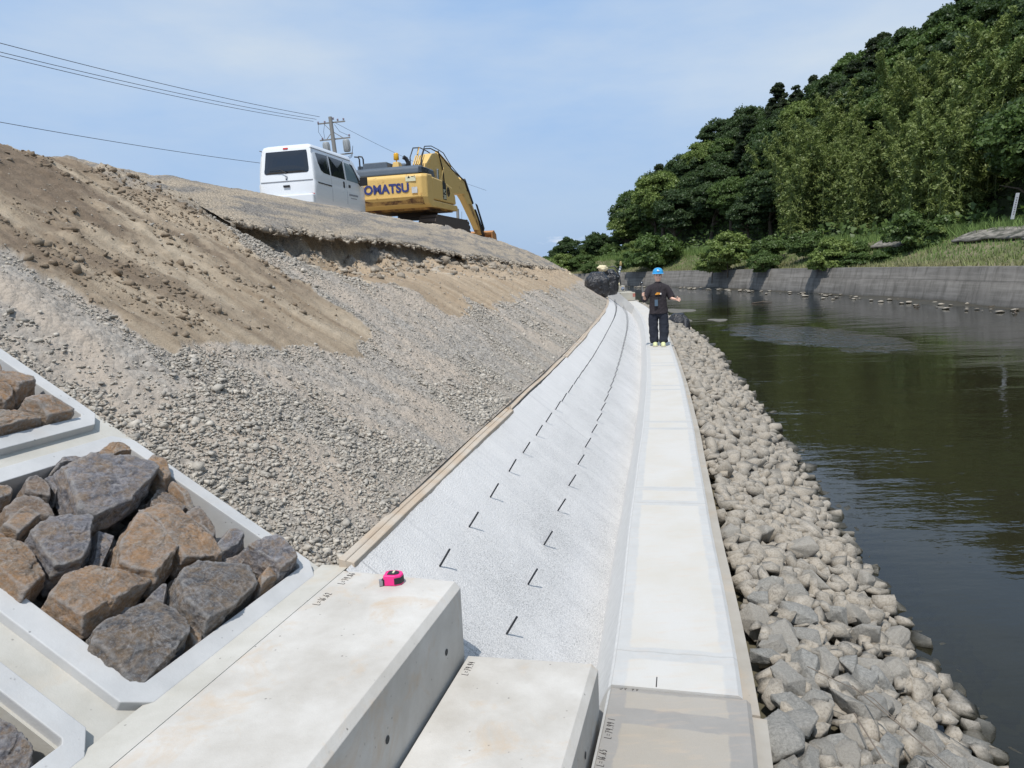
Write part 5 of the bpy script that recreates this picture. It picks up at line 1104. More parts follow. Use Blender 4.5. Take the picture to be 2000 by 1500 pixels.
# ------------------------------------------------------------------ vehicles on the road above the bank
M['paint'] = simple('white_car_paint', (0.70, 0.72, 0.74), .28, spec=.5, coat=.6); M['glass_d'] = simple('tinted_glass', (0.010, 0.013, 0.02), .06, spec=.9)
M['glass_l'] = simple('clear_side_glass', (0.16, 0.22, 0.25), .08, spec=.8); M['blackpl'] = simple('black_plastic', (0.02, 0.02, 0.022), .5); M['red'] = simple('red_lamp', (.45, .03, .03), .3)
M['rubber'] = simple('rubber', (.02, .02, .02), .85); M['steelg'] = simple('grey_steel', (.35, .35, .36), .4, .6); M['trim'] = simple('trim_seam', (.25, .26, .28), .6)
def lab_text(body, size, mat, parent, Mx, extr=0.002, name='lettering', bold=0.0, sx=1.0):
    cu = bpy.data.curves.new(name, 'FONT'); cu.body = body; cu.size = size; cu.extrude = extr; cu.offset = bold; cu.align_x = 'CENTER'; cu.align_y = 'CENTER'; cu.space_character = 1.02
    t = bpy.data.objects.new('tmp', cu); C.objects.link(t); dg = bpy.context.evaluated_depsgraph_get(); dg.update(); me = bpy.data.meshes.new_from_object(t.evaluated_get(dg)); bpy.data.objects.remove(t)
    me.materials.clear(); me.name = name; o = obj(name, me, mat, parent); o.matrix_local = Mx @ Matrix.Diagonal((sx, 1, 1, 1)); return o
VP = [(.66, .22), (.725, .34), (.737, .60), (.7375, .84), (.728, .90), (.730, .93), (.722, 1.08), (.700, 1.35), (.672, 1.60), (.648, 1.74), (.610, 1.82), (.52, 1.865), (.30, 1.888), (0.0, 1.895)]
def vx(z): return float(np.interp(z, [p[1] for p in VP], [p[0] for p in VP]))
def v_ztop(y): return float(np.interp(y, [0, .05, .25, .7, 2.3, 2.55, 2.75, 2.95, 3.25, 3.34, 3.395], [1.80, 1.84, 1.88, 1.895, 1.885, 1.85, 1.72, 1.48, 1.13, 1.02, .80]))
def v_rear(z): return float(np.interp(z, [.2, .5, .86, .90, 1.0, 1.3, 1.7, 1.9], [.03, .0, .0, .035, .03, .05, .12, .20]))
van = empty('parked_van', (-5.68, 19.7, 3.44), -R(12.5)); van.scale = (1.10, 1, 1); tag(van, 'white minivan parked on the road above the bank, its rear towards the camera', 'van')
ys = [0, .02, .06, .14, .3, .6, 1, 1.5, 2, 2.35, 2.55, 2.75, 2.85, 2.95, 3.1, 3.25, 3.34, 3.395]; V = []; nn = len(VP) * 2 - 1
for j, y in enumerate(ys):
    zt = v_ztop(y); rw_ = float(np.interp(y, [0, .02, .06, .14, 2.9, 3.25, 3.36, 3.395], [.955, .98, .995, 1, 1, .97, .92, .84])); row = []
    for (x, z) in VP:
        zz = min(z, zt - (1.895 - z) * .25 if z > 1.5 and y > 2.5 else z); zz = min(zz, zt); yy = y + (v_rear(zz) if y < .5 else 0) * max(0, 1 - y / .5)
        row.append((x * rw_, yy, zz))
    V += row + [(-x, y_, z_) for (x, y_, z_) in row[:-1][::-1]]
F = []
for j in range(len(ys) - 1):
    for i in range(nn - 1): F.append([j * nn + i, j * nn + i + 1, (j + 1) * nn + i + 1, (j + 1) * nn + i])
F += [list(range(nn))[::-1], list(range((len(ys) - 1) * nn, len(ys) * nn))]
bd = obj('body', mesh('body', V, F, smooth=True), M['paint'], van)
mdf = bd.modifiers.new('e', 'EDGE_SPLIT'); mdf.split_angle = R(50)
def side_panel(poly, mat, name, side=1, off=.006, n=8, par=van):
    """poly (y,z) on the flank, wrapped on the body curve"""
    H = np.array(poly, float); c = H.mean(0); V = [(side * (vx(c[1]) + off), c[0], c[1])]; rows = 4; m_ = len(H); F = []
    for q in range(1, rows + 1):
        for p in H: a_ = c + (p - c) * q / rows; V.append((side * (vx(a_[1]) + off), a_[0], a_[1]))
    for i in range(m_): F.append([0, 1 + i, 1 + (i + 1) % m_])
    for q in range(rows - 1):
        for i in range(m_): F.append([1 + q * m_ + i, 1 + q * m_ + (i + 1) % m_, 1 + (q + 1) * m_ + (i + 1) % m_, 1 + (q + 1) * m_ + i])
    b0 = 1 + (rows - 1) * m_; nb_ = len(V)
    for i in range(m_): p = V[b0 + i]; V.append((p[0] - side * (off + .01), p[1], p[2]))
    for i in range(m_): F.append([b0 + i, b0 + (i + 1) % m_, nb_ + (i + 1) % m_, nb_ + i])
    return obj(name, mesh(name, V, F, smooth=False), mat, par)
def rear_panel(poly, mat, name, off=.008, dz=0):
    H = np.array(poly, float); c = H.mean(0); f = lambda a_: v_rear(a_[1]) + .10 * (abs(a_[0]) / .7) ** 6 - off; V = [(c[0], f(c), c[1])]; rows = 5; m_ = len(H); F = []
    for q in range(1, rows + 1):
        for p in H: a_ = c + (p - c) * q / rows; V.append((a_[0], f(a_), a_[1]))
    for i in range(m_): F.append([0, 1 + (i + 1) % m_, 1 + i])
    for q in range(rows - 1):
        for i in range(m_): F.append([1 + q * m_ + i, 1 + q * m_ + (i + 1) % m_, 1 + (q + 1) * m_ + (i + 1) % m_, 1 + (q + 1) * m_ + i][::-1])
    b0 = 1 + (rows - 1) * m_; nb_ = len(V)
    for i in range(m_): p = V[b0 + i]; V.append((p[0], p[1] + off + .02, p[2]))
    for i in range(m_): F.append([b0 + i, b0 + (i + 1) % m_, nb_ + (i + 1) % m_, nb_ + i][::-1])
    return obj(name, mesh(name, V, F), mat, van)
def rrect(x0, x1, z0, z1, r_, n=4):
    out = []
    for (cx0, cz0, a0) in ((x1 - r_, z1 - r_, 0), (x0 + r_, z1 - r_, 90), (x0 + r_, z0 + r_, 180), (x1 - r_, z0 + r_, 270)):
        for q in range(n + 1): g = R(a0 + 90 * q / n); out.append((cx0 + r_ * math.cos(g), cz0 + r_ * math.sin(g)))
    return out
rw2 = rear_panel([(-.585, 1.14), (-.60, 1.20), (-.555, 1.66), (-.52, 1.69), (.52, 1.69), (.555, 1.66), (.60, 1.20), (.585, 1.14), (.54, 1.115), (-.54, 1.115)], M['glass_d'], 'rear_window')
rw2['label'] = 'dark tinted rear window'
mb = MB(); mb.tube([(.02, -.0, 1.09), (.0, -.0, 1.13), (-.12, .005, 1.20), (-.42, .02, 1.19)], [.014, .012, .009, .006], 6); mb.build('wiper', M['blackpl'], van)
rear_panel(rrect(-.075, .055, 1.735, 1.775, .012), M['red'], 'brake_lamp', .012)
mb = MB(); mb.box((0, .005, .78), (.17, .03, .055)); mb.build('tailgate_handle', M['blackpl'], van, bevel=.008)
mb = MB(); mb.box((0, .045, .915), (1.36, .05, .012)); mb.build('tailgate_seam', M['trim'], van)
mb = MB(); mb.box((0, -.03, .42), (1.44, .16, .26)); mb.build('rear_bumper', M['paint'], van, bevel=.04, seg=3)
for sx_ in (-1, 1):
    mb = MB(); mb.box((sx_ * .67, .0, .46), (.09, .03, .20)); mb.build('tail_lamp', M['red'], van, bevel=.01)
mb = MB(); mb.tube([(.028, .016, 1.035), (-.02, .016, 1.05), (-.025, .016, 1.03), (.025, .016, 1.005), (.02, .016, .985), (-.028, .016, 1.0)], .007, 5); mb.build('emblem', M['steelg'], van)
mb = MB(); mb.lathe([(.013, 0), (.013, .01), (.004, .012)], 10, (0, .02, .955), rot=Matrix.Rotation(R(90), 3, 'X')); mb.build('key_lock', M['blackpl'], van)
for sd in (1, -1):
    side_panel([(.30, 1.62), (.36, 1.36), (.47, 1.19), (.62, 1.135), (.98, 1.115), (.98, 1.63)], M['glass_d'], 'side_window', sd)
    side_panel([(1.06, 1.115), (1.06, 1.63), (1.92, 1.61), (1.92, 1.10)], M['glass_d'], 'side_window', sd)
    fw_ = side_panel([(2.02, 1.10), (2.02, 1.60), (2.40, 1.58), (2.62, 1.42), (2.86, 1.12), (2.86, 1.08)], M['glass_l'], 'front_side_window', sd); fw_['label'] = 'clear front side window'
    side_panel([(2.40, 1.60), (2.56, 1.58), (3.02, 1.10), (2.98, 1.02), (2.86, 1.06), (2.62, 1.43), (2.40, 1.595)], M['blackpl'], 'window_pillar', sd, .009)
    for yy in (1.02, 1.97): side_panel([(yy - .006, .42), (yy - .006, 1.66), (yy + .006, 1.66), (yy + .006, .42)], M['trim'], 'door_seam', sd, .004)
    side_panel([(.20, .835), (.20, .865), (1.0, .845), (1.0, .815)], M['blackpl'], 'door_rail', sd, .010)
    side_panel([(.05, 1.725), (.05, 1.738), (2.5, 1.715), (2.5, 1.70)], M['trim'], 'roof_gutter', sd, .012)
    side_panel(rrect(1.76, 1.84, .86, 1.04, .03), M['blackpl'], 'door_handle', sd, .014); side_panel(rrect(2.10, 2.22, .90, .975, .025), M['blackpl'], 'door_handle', sd, .014)
    mb = MB(); mb.box((sd * .86, 2.88, 1.14), (.19, .10, .24)); mb.tube([(sd * .70, 2.86, 1.10), (sd * .80, 2.88, 1.10)], .03, 6); mb.build('side_mirror', M['blackpl'], van, bevel=.035, seg=3)
    for wy in (.55, 2.75):
        mb = MB(); rot = Matrix.Rotation(R(90), 3, 'Y'); mb.lathe([(.20, -.08), (.275, -.07), (.28, 0), (.275, .07), (.20, .08)], 24, (sd * .62, wy, .28), rot=rot); wh = mb.build('wheel', M['rubber'], van)
        mb = MB(); mb.lathe([(.05, .075), (.19, .082), (.20, .06)], 20, (sd * .62, wy, .28), rot=rot if sd > 0 else Matrix.Rotation(R(-90), 3, 'Y')); mb.build('rim', M['steelg'], wh)
mb = MB()    # company name on the front door: two illegible rows of small dark strokes
for i in range(10):
    mb.box((.741, 2.12 + i * .062, .70), (.004, .045, .045)); mb.box((.741, 2.12 + i * .062, .70), (.005, .012, .055))
for i in range(12): mb.box((.739, 2.20 + i * .035, .61), (.004, .022, .026))
mb.build('door_lettering', M['trim'], van)

# excavator
k = NM('excavator_yellow'); pos = k.co('Object'); a = k.noise(k.map(pos, (1, 1, 1)), 2.3, 8, .75, .6); b = k.noise(k.map(pos, (1.5, 1.5, .6)), 5, 7, .7)
c = k.mix(b, (0.60, 0.39, 0.12), (0.72, 0.49, 0.18)); c = k.mix(k.ramp(a, [(.60, 0.), (.70, .75)]), c, (0.20, 0.085, 0.035)); k.col(c); k.rough(.5); M['yel'] = k.m
k = NM('excavator_rusty_underside'); a = k.noise(k.co('Object'), 2.2, 8, .7); k.col(k.mix(k.ramp(a, [(.42, 0.), (.58, 1.)]), (0.50, 0.29, 0.09), (0.085, 0.035, 0.022))); k.rough(.7); M['yrust'] = k.m
M['hood'] = simple('excavator_grey', (.085, .105, .13), .5, var=.25, vscale=3); M['track'] = simple('track_steel', (.075, .06, .05), .8, .2, var=.4); M['rusty'] = simple('bucket_rust', (.42, .20, .075), .75, var=.45, vscale=4); M['hyd'] = simple('hydraulic_chrome', (.5, .52, .55), .2, .9)
M['navy'] = simple('navy_decal', (.03, .04, .16), .5, var=.5, vscale=12); M['amber'] = simple('amber_beacon', (.62, .33, .02), .25); M['decal'] = simple('pale_decal', (.62, .60, .42), .6); M['blueh'] = simple('blue_fitting', (.05, .13, .35), .5)
ex = empty('excavator', (-3.24, 27.9, 2.96), -R(14.0)); tag(ex, 'yellow crawler excavator with KOMATSU on its counterweight, parked beyond the van', 'excavator')
mb = MB(); pr = [(-2.58, 1.18), (-2.74, 1.40), (-2.75, 2.06), (-2.68, 2.16), (-2.0, 2.18), (-1.9, 1.10), (-2.3, 1.08)]
W2 = 1.36; V = []; n = len(pr)
for (x, inset) in ((-W2, .22), (-W2 + .15, .04), (-.6, 0), (.6, 0), (W2 - .15, .04), (W2, .22)): V += [(x, y + (inset if y < -2.2 else 0), z) for (y, z) in pr]
F = [list(range(n)), list(range(5 * n, 6 * n))[::-1]]
for j in range(5):
    for i in range(n): F.append([j * n + i, (j + 1) * n + i, (j + 1) * n + (i + 1) % n, j * n + (i + 1) % n])
cw = obj('counterweight', mesh('counterweight', V, F), M['yel'], ex); bv = cw.modifiers.new('b', 'BEVEL'); bv.width = .04; bv.segments = 2; bv.limit_method = 'ANGLE'
mb = MB(); mb.prism([(-2.60, 1.175), (-2.66, 1.37), (-2.70, 1.37), (-2.775, 1.405), (-2.775, 1.44), (-2.60, 1.44)], 'x', -1.20, 1.20); mb.build('counterweight_lip', M['yel'], ex)
mb = MB(); mb.prism([(-2.63, 1.20), (-2.70, 1.368), (-2.66, 1.37), (-2.0, 1.15), (-2.0, 1.02)], 'x', -1.22, 1.22); mb.box((0, -.9, 1.12), (2.5, 2.6, .10)); mb.build('rusty_underside', M['yrust'], ex)
for sd in (1, -1):
    mb = MB(); mb.prism([(-1.98, 1.36), (-1.98, 2.12), (-.9, 2.10), (.20, 1.95), (.52, 1.66), (.58, 1.36)], 'x', sd * .75, sd * 1.35); mb.build('side_panel', M['yel'], ex, bevel=.05, seg=3)
    mb = MB(); mb.prism([(-2.0, 1.10), (-1.98, 1.33), (.62, 1.33), (.70, 1.26), (.66, 1.12)], 'x', sd * .75, sd * 1.37); mb.build('lower_side_cover', M['yel'], ex, bevel=.03)
mb = MB(); mb.prism([(-.92, 1.44), (-.92, 2.10), (-.55, 2.02), (-.55, 1.44)], 'x', 1.352, 1.358); mb.build('model_panel', M['blackpl'], ex)
mxr = Matrix.Translation((1.361, -.735, 1.72)) @ Matrix(((0, 0, 1, 0), (1, 0, 0, 0), (0, 1, 0, 0), (0, 0, 0, 1)))
lab_text('PC', .20, M['decal'], ex, mxr, .002, bold=.004); lab_text('200', .20, M['decal'], ex, Matrix.Translation((0, 0, -.19)) @ mxr, .002, bold=.004)
mb = MB(); mb.lathe([(.17, 0), (.17, .006), (.145, .006), (.145, 0)], 24, (1.35, -.30, 1.75), rot=Matrix.Rotation(R(90), 3, 'Y')); mb.build('round_badge', M['blackpl'], ex)
mxb = Matrix.Translation((-.16, -2.757, 1.70)) @ Matrix(((1, 0, 0, 0), (0, 0, -1, 0), (0, 1, 0, 0), (0, 0, 0, 1)))
lab_text('KOMATSU', .40, M['navy'], ex, mxb, .003, 'brand_lettering', bold=.016, sx=1.0)
mb = MB(); mb.box((.86, -2.752, 1.99), (.36, .006, .16)); d_ = mb.build('warning_plate', M['decal'], ex)
mb = MB(); mb.add([(.75, -2.757, 2.01), (.85, -2.757, 2.01), (.80, -2.757, 2.10)], [[0, 1, 2]]); mb.box((.93, -2.757, 2.06), (.09, .002, .02)); mb.box((1.0, -2.757, 2.06), (.015, .002, .10)); mb.build('warning_symbol', M['blackpl'], d_)
mb = MB(); mb.box((.98, -2.754, 1.62), (.20, .006, .20)); mb.build('worn_sticker', simple('worn_sticker', (.5, .5, .5), .7, var=.4, vscale=15), ex)
mb = MB(); mb.prism([(-2.66, 2.165), (-2.62, 2.38), (-2.45, 2.46), (-1.1, 2.46), (-.9, 2.14)], 'x', -1.30, 1.12); mb.build('engine_hood', M['hood'], ex, bevel=.06, seg=3)
mb = MB(); [mb.box((1.16, -2.2 + .0, 2.22 + q * .04), (.10, .8, .02)) for q in range(5)]; mb.build('louvre', M['hood'], ex)
mb = MB(); mb.box((-.62, -1.9, 2.56), (.95, .7, .26), taper=.93); mb.box((-1.20, -1.9, 2.54), (.16, .6, .16)); mb.build('hood_box', M['hood'], ex, bevel=.03)
mb = MB()
for dx_ in (0, .14): mb.tube([(-1.18 + dx_, -2.2, 2.44), (-1.18 + dx_, -2.2, 2.84), (-1.22 + dx_, -2.2, 2.92), (-1.36 + dx_, -2.2, 2.94)], .026, 6)
mb.build('handrail', M['blackpl'], ex)
mb = MB(); mb.tube([(.52, -2.0, 2.42), (.52, -2.0, 2.64), (.47, -2.03, 2.76), (.40, -2.1, 2.81)], [.07, .07, .07, .075], 10); mb.build('exhaust_pipe', M['blackpl'], ex)
mb = MB(); mb.box((.0, -1.7, 2.58), (.28, .4, .28), taper=.7); mb.box((.12, -1.5, 2.50), (.4, .06, .06)); mb.build('lamp_bracket', M['yel'], ex, bevel=.02)
mb = MB(); mb.lathe([(.02, 0), (.02, .10), (.085, .10), (.095, .12), (.09, .30), (.06, .335), (0.01, .34)], 14, (-.02, -1.7, 2.70)); mb.build('amber_beacon', M['amber'], ex)
mb = MB(); mb.box((-.88, .95, 2.05), (.92, 1.6, 1.85)); mb.build('cab', M['hood'], ex, bevel=.08, seg=3)
# boom and arm in the y,z plane
def plate(poly, x0, x1, name, mat, bev=.02): poly = [(a_, b_ - (.22 if b_ > 1 else .1)) for a_, b_ in poly]; mb = MB(); mb.prism(poly, 'x', x0, x1); return mb.build(name, mat, ex, bevel=bev)
plate([(-.25, 1.55), (-.10, 2.35), (.55, 3.18), (1.25, 3.62), (1.75, 3.72), (2.2, 3.62), (5.35, 2.85), (5.55, 2.68), (5.35, 2.45), (3.7, 2.35), (2.45, 2.55), (1.9, 2.45), (1.5, 2.05), (1.1, 1.5), (.9, 1.2)], -.20, .30, 'boom', M['yel'], .03)
arm = plate([(4.85, 2.95), (5.25, 3.20), (5.50, 3.10), (7.95, 1.10), (8.15, .85), (7.95, .70), (5.6, 2.25), (5.2, 2.42)], -.09, .19, 'arm', M['yel'], .03)
plate([(6.0, 2.10), (7.95, .68), (8.02, .80), (6.4, 2.12)], -.095, .195, 'arm_rust_patch', M['yrust'], 0)
mb = MB()
for sd in (-.22, .32): mb.tube([(.9, 1.35, 1.75), (2.6, 2.6, 2.9)] if 0 else [(sd, .95, 1.25), (sd, 1.75, 2.25)], .085, 8); mb.tube([(sd, 1.75, 2.25), (sd, 2.35, 3.0)], .045, 8)
mb.build('boom_cylinder', M['yel'], ex)
mb = MB(); mb.tube([(.05, 2.45, 3.62), (.05, 4.0, 3.26)], .085, 8); mb.build('arm_cylinder', M['yel'], ex); mb = MB(); mb.tube([(.05, 4.0, 3.26), (.05, 5.1, 2.95)], .045, 8); mb.build('cylinder_rod', M['hyd'], ex)
mb = MB(); mb.tube([(.05, 6.0, 2.95), (.05, 7.1, 2.0)], .08, 8); mb.build('bucket_cylinder', M['blackpl'], ex)
mb = MB()
for sd, z0, rr in ((.27, -.1, .022), (.31, .08, .018), (-.15, .03, .022), (.29, -.10, .018)):
    mb.tube([(sd, -.05, 2.2), (sd, -.02, 3.1 + z0), (sd, .35, 3.50 + z0 * .5), (sd, 1.1, 3.62 + z0 * .5), (sd, 1.9, 3.60 + z0 * .5), (sd, 2.5, 3.52 + z0), (sd, 3.4, 3.18 + z0 * .5), (sd, 4.6, 2.92), (sd, 5.4, 2.78), (sd, 5.7, 2.4)], rr, 6)
mb.tube([(.3, 1.9, 3.6), (.34, 2.25, 2.9), (.34, 2.4, 2.0), (.3, 2.5, 1.6)], .025, 6); mb.build('hydraulic_hose', M['blackpl'], ex)
mb = MB(); mb.tube([(.02, .3, 3.25), (.02, .5, 3.55), (.02, .2, 3.0)], .03, 6)
for q in range(5): mb.box((-.08 + q * .08, .25 + q * .0, 3.05), (.04, .5, .04), rot=Matrix.Rotation(R(48), 3, 'X'))
mb.build('boom_pipes', M['yel'], ex)
mb = MB(); mb.box((.42, 1.3, 2.55), (.10, .12, .55)); mb.build('work_mirror', M['hyd'], ex, bevel=.02)
mb = MB(); mb.box((.36, 2.4, 1.75), (.06, .1, .25)); mb.box((.36, 2.6, 1.6), (.1, .12, .12)); mb.build('hose_fitting', M['blueh'], ex)
# link, bucket
plate([(7.1, 1.95), (7.35, 1.75), (8.45, .72), (8.25, .52), (7.9, .75)], -.13, .23, 'bucket_link', M['blackpl'])
plate([(6.95, 2.2), (7.25, 2.15), (8.3, 1.0), (8.15, .85)], .235, .27, 'link_bar', M['blackpl'])
mb = MB(); prof_b = [(8.25, .70), (8.60, .80), (9.0, .62), (9.12, .25), (8.95, -.10), (8.6, -.25), (8.5, -.22), (8.85, 0.0), (8.98, .27), (8.88, .52), (8.55, .68), (8.3, .6)]
mb.prism(prof_b, 'x', -.50, .60); mb.prism([(8.25, .70), (8.60, .80), (9.0, .62), (9.12, .25), (8.95, -.10), (8.6, -.25), (8.25, .2)], 'x', .60, .64); mb.prism([(8.25, .70), (8.60, .80), (9.0, .62), (9.12, .25), (8.95, -.10), (8.6, -.25), (8.25, .2)], 'x', -.54, -.50); mb.build('bucket', M['rusty'], ex)
mb = MB(); mb.lathe([(.75, 0), (.75, .22), (.62, .22)], 24, (0, 0, .88)); mb.build('swing_ring', M['track'], ex)
for sd in (-1.1, 1.1):
    mb = MB(); pts = []
    for q in range(25): g = R(90 + 180 * q / 24); pts.append((-1.65 + .40 * math.cos(g), .42 + .40 * math.sin(g)))
    for q in range(25): g = R(-90 + 180 * q / 24); pts.append((1.65 + .40 * math.cos(g), .42 + .40 * math.sin(g)))
    mb.prism(pts, 'x', sd - .30, sd + .30); tr_ = mb.build('track', M['track'], ex)
    mb = MB(); per = 2 * 3.3 + 2 * math.pi * .42; ns = 44
    for q in range(ns):
        u = per * q / ns
        if u < 3.3: p, a_ = (-1.65 + u, .84), 0
        elif u < 3.3 + math.pi * .42: g = (u - 3.3) / .42; p, a_ = (1.65 + .43 * math.sin(g), .42 + .43 * math.cos(g)), -g
        elif u < 6.6 + math.pi * .42: p, a_ = (1.65 - (u - 3.3 - math.pi * .42), .0), math.pi
        else: g = (u - 6.6 - math.pi * .42) / .42; p, a_ = (-1.65 - .43 * math.sin(g), .42 - .43 * math.cos(g)), math.pi - g
        mb.box((sd, p[0], p[1]), (.62, .135, .035), rot=Matrix.Rotation(a_, 3, 'X'))
    mb.build('shoes', M['track'], tr_)

# ------------------------------------------------------------------ utility poles and wires
M['polec'] = simple('pole_concrete', (.22, .215, .205), .85, var=.15); M['wire'] = simple('wire_black', (.03, .03, .035), .6); M['porc'] = simple('insulator', (.28, .22, .26), .4); M['trafo'] = simple('transformer_grey', (.30, .32, .33), .5)
PX, PY, PT = float(-12.35 + 1.3), 52.0, 12.75
pole = empty('utility_pole', (PX, PY, 3.0)); tag(pole, 'concrete utility pole with crossarms and two transformers behind the van', 'utility pole'); pole.rotation_euler = (0, R(-3.2), 0)
zt = PT - 3.0
mb = MB(); mb.tube([(0, 0, -.6), (0, 0, zt)], [.19, .125], 14); mb.build('pole_shaft', M['polec'], pole)
def arm_(z, x0, x1, y=.16, r_=.05): mb = MB(); mb.box(((x0 + x1) / 2, y, z), (x1 - x0, .08, .08)); mb.build('crossarm', M['polec'], pole)
arm_(zt - .35, -.95, .95); arm_(zt - 1.45, -.95, 1.15)
for (x, z) in [(-.9, zt - .22), (-.45, zt - .22), (.45, zt - .16), (.85, zt - .16), (.15, zt - .05), (-.75, zt - 1.3), (1.1, zt - 1.25)]:
    mb = MB(); mb.lathe([(.03, 0), (.08, .03), (.03, .07), (.08, .11), (.03, .15)], 8, (x, .16, z - .12)); mb.build('insulator', M['porc'], pole)
for (x, z) in [(-.55, zt - 1.75), (.85, zt - 1.7)]:
    mb = MB(); mb.lathe([(.20, -.42), (.23, -.38), (.23, .32), (.20, .38), (.05, .42)], 14, (x, .1, z - .25)); tb = mb.build('transformer', M['trafo'], pole)
    mb = MB(); [mb.box((x + .24 * math.cos(g), .1 + .24 * math.sin(g), z - .28), (.03, .03, .55)) for g in np.linspace(0, 6, 9)]; mb.build('cooling_fins', M['trafo'], tb)
arm_(zt - 2.5, 0, 1.2)
mb = MB(); mb.tube([(-.5, .16, zt - 1.45), (0, .1, zt - .95), (.7, .16, zt - 1.45)], .03, 5); mb.tube([(-.55, .16, zt - .35), (0, .1, zt - 1.0)], .02, 5); mb.build('arm_brace', M['polec'], pole)
mb = MB()
for q in (0, .12, .24): mb.tube([(.25, .2, zt - 2.6 - q * .2), (.6, .2, zt - 2.8 - q), (1.1, .2, zt - 2.6 - q * .5), (1.25, .2, zt - 2.0)], .014, 4)
mb.tube([(-.9, .16, zt - .3), (-.95, .1, zt - .9), (-.75, .16, zt - 1.3)], .012, 4); mb.tube([(-.45, .16, zt - .3), (-.6, .1, zt - .9), (-.6, .16, zt - 1.4)], .012, 4); mb.tube([(.2, .1, zt - .5), (.5, .1, zt - 1.0), (1.05, .16, zt - 1.3)], .012, 4); mb.build('drop_cables', M['wire'], pole)
def wire(a, b, sag, lab, r_=.014, n=24):
    pts = [Vector(a).lerp(Vector(b), t / n) - Vector((0, 0, sag * 4 * (t / n) * (1 - t / n))) for t in range(n + 1)]
    mb = MB(); mb.tube(pts, r_, 4, cap=False); tag(mb.build('overhead_wire', M['wire']), lab, 'wire', 'overhead wires')
def bpd(x, y, depth):   # point at a given distance along +Y, seen in that direction
    r_ = _fw * FPX + _rt * (x - 1000) - _up * (y - 750); r_ = r_ / r_.y * depth; return Vector((0, 0, CAM_H)) + r_
top = Vector((PX, PY, PT))
wire(bpd(-260, 14, 26), bpd(624, 228, 52), .25, 'uppermost overhead wire running from the pole to the upper left corner')
wire(bpd(-260, 36, 26), bpd(618, 233, 52), .25, 'middle one of the three overhead wires left of the pole', .013); wire(bpd(-260, 43, 26), bpd(612, 237, 52), .28, 'lowest of the three overhead wires left of the pole', .013)
wire(bpd(-260, 190, 30), bpd(660, 335, 56), .3, 'single low wire going behind the van roof'); wire(bpd(655, 240, 52), bpd(950, 372, 75), .3, 'thin wire going down from the pole to the right', .012)
p2_ = bpd(893, 408, 60); pl2 = empty('utility_pole', (p2_.x, p2_.y, 2.4)); tag(pl2, 'distant thin pole seen between the excavator body and its arm', 'utility pole'); mb = MB(); mb.tube([(0, 0, -.5), (0.02, 0, p2_.z - 2.4)], [.15, .12], 10); mb.build('pole_shaft', M['polec'], pl2); mb = MB(); mb.tube([(.05, 0, .5), (.35, .2, p2_.z - 2.6)], .012, 4); mb.build('stay_wire', M['wire'], pl2)

# ------------------------------------------------------------------ bags, blocks, beacon, sign
k = NM('black_bag_plastic'); pos = k.co('Object'); k.col((0.016, 0.016, 0.019)); k.rough(.33); k.b.inputs['Specular IOR Level'].default_value = .6; k.nrm(k.bump(k.noise(pos, 5, 6, .65, 1.2), 1.0, .06)); M['bag'] = k.m
def sack(name, loc, rx, ry, h, seed, lab, cat='bag', mat=None, square=.6):
    r = np.random.default_rng(seed); D, F = ICO[5]; p = 5.0
    rr = 1 / (np.abs(D[:, 0]) ** p + np.abs(D[:, 1]) ** p + np.abs(D[:, 2]) ** p) ** (1 / p)
    V = D * np.minimum(rr, 1.28)[:, None]; g = np.arctan2(D[:, 1], D[:, 0])
    up_ = sstep(.1, .9, V[:, 2])
    V[:, :2] *= (1 + .05 * np.sin(g * 9 + seed) * up_ + .06 * fbm(D * 2.2 + seed, 3, seed))[:, None] * (1 - .30 * up_ ** 2)[:, None]
    V = V + (.06 * np.abs(fbm(D * 4 + seed, 5, seed + 3, .6)))[:, None] * D
    V *= np.array([rx, ry, h / 2]); V[:, 2] += h / 2
    o = obj(name, mesh(name, V, F, smooth=True), mat or M['bag'], None, loc); return tag(o, lab, cat)
b1 = sack('black_bulk_bag', Wv(25.4, 1.52, .62), .44, .46, .95, 3, 'large black bulk bag at the far end of the gravel slope', 'bag'); b1['group'] = 'black bulk bags'
b2 = sack('black_bulk_bag', Wv(27.6, 1.05, .62), .36, .38, 1.02, 5, 'second black bulk bag behind the first, with cream cloth on top', 'bag'); b2['group'] = 'black bulk bags'
mb = MB(); mb.tube([(0.25, -.45, 1.0), (.35, -.5, .7), (.40, -.5, .35)], [.03, .04, .02], 6); mb.tube([(-.1, -.4, 1.1), (.15, -.5, 1.15), (.3, -.45, 1.0)], [.02, .03, .03], 6); mb.build('strap', M['bag'], b2)
b3 = sack('black_bulk_bag', (6.02, 25.9, WATER - .25), .36, .36, .95, 8, 'black bulk bag standing in the water at the end of the riprap', 'bag'); b3['group'] = 'black bulk bags'
mb = MB(); mb.box((.16, -.37, .45), (.06, .02, .62)); mb.box((-.18, -.35, .5), (.04, .02, .5)); mb.build('strap', simple('grey_strap', (.12, .12, .13), .5), b3)
M['cream'] = simple('cream_cloth', (.68, .60, .40), .9)
def cloth_lump(loc, rx, ry, h, seed, lab):
    D, F = ICO[3]; V = D * (1 + .35 * fbm(D * 2.2, 4, seed))[:, None] * np.array([rx, ry, h]); o = obj('cream_cloth', mesh('cream_cloth', V, F, smooth=False), M['cream'], None, loc); tag(o, lab, 'cloth')
cloth_lump(Wv(27.2, 1.30, 1.72), .22, .16, .12, 4, 'crumpled cream cloth lying on top of the black bags'); cloth_lump(Wv(31, 3.1, 1.50), .42, .3, .10, 6, 'flat white cloth on the soil left of the black bags'); cloth_lump(Wv(31.5, .55, .93), .14, .12, .09, 9, 'small yellowish cloth beside the stacked concrete block')
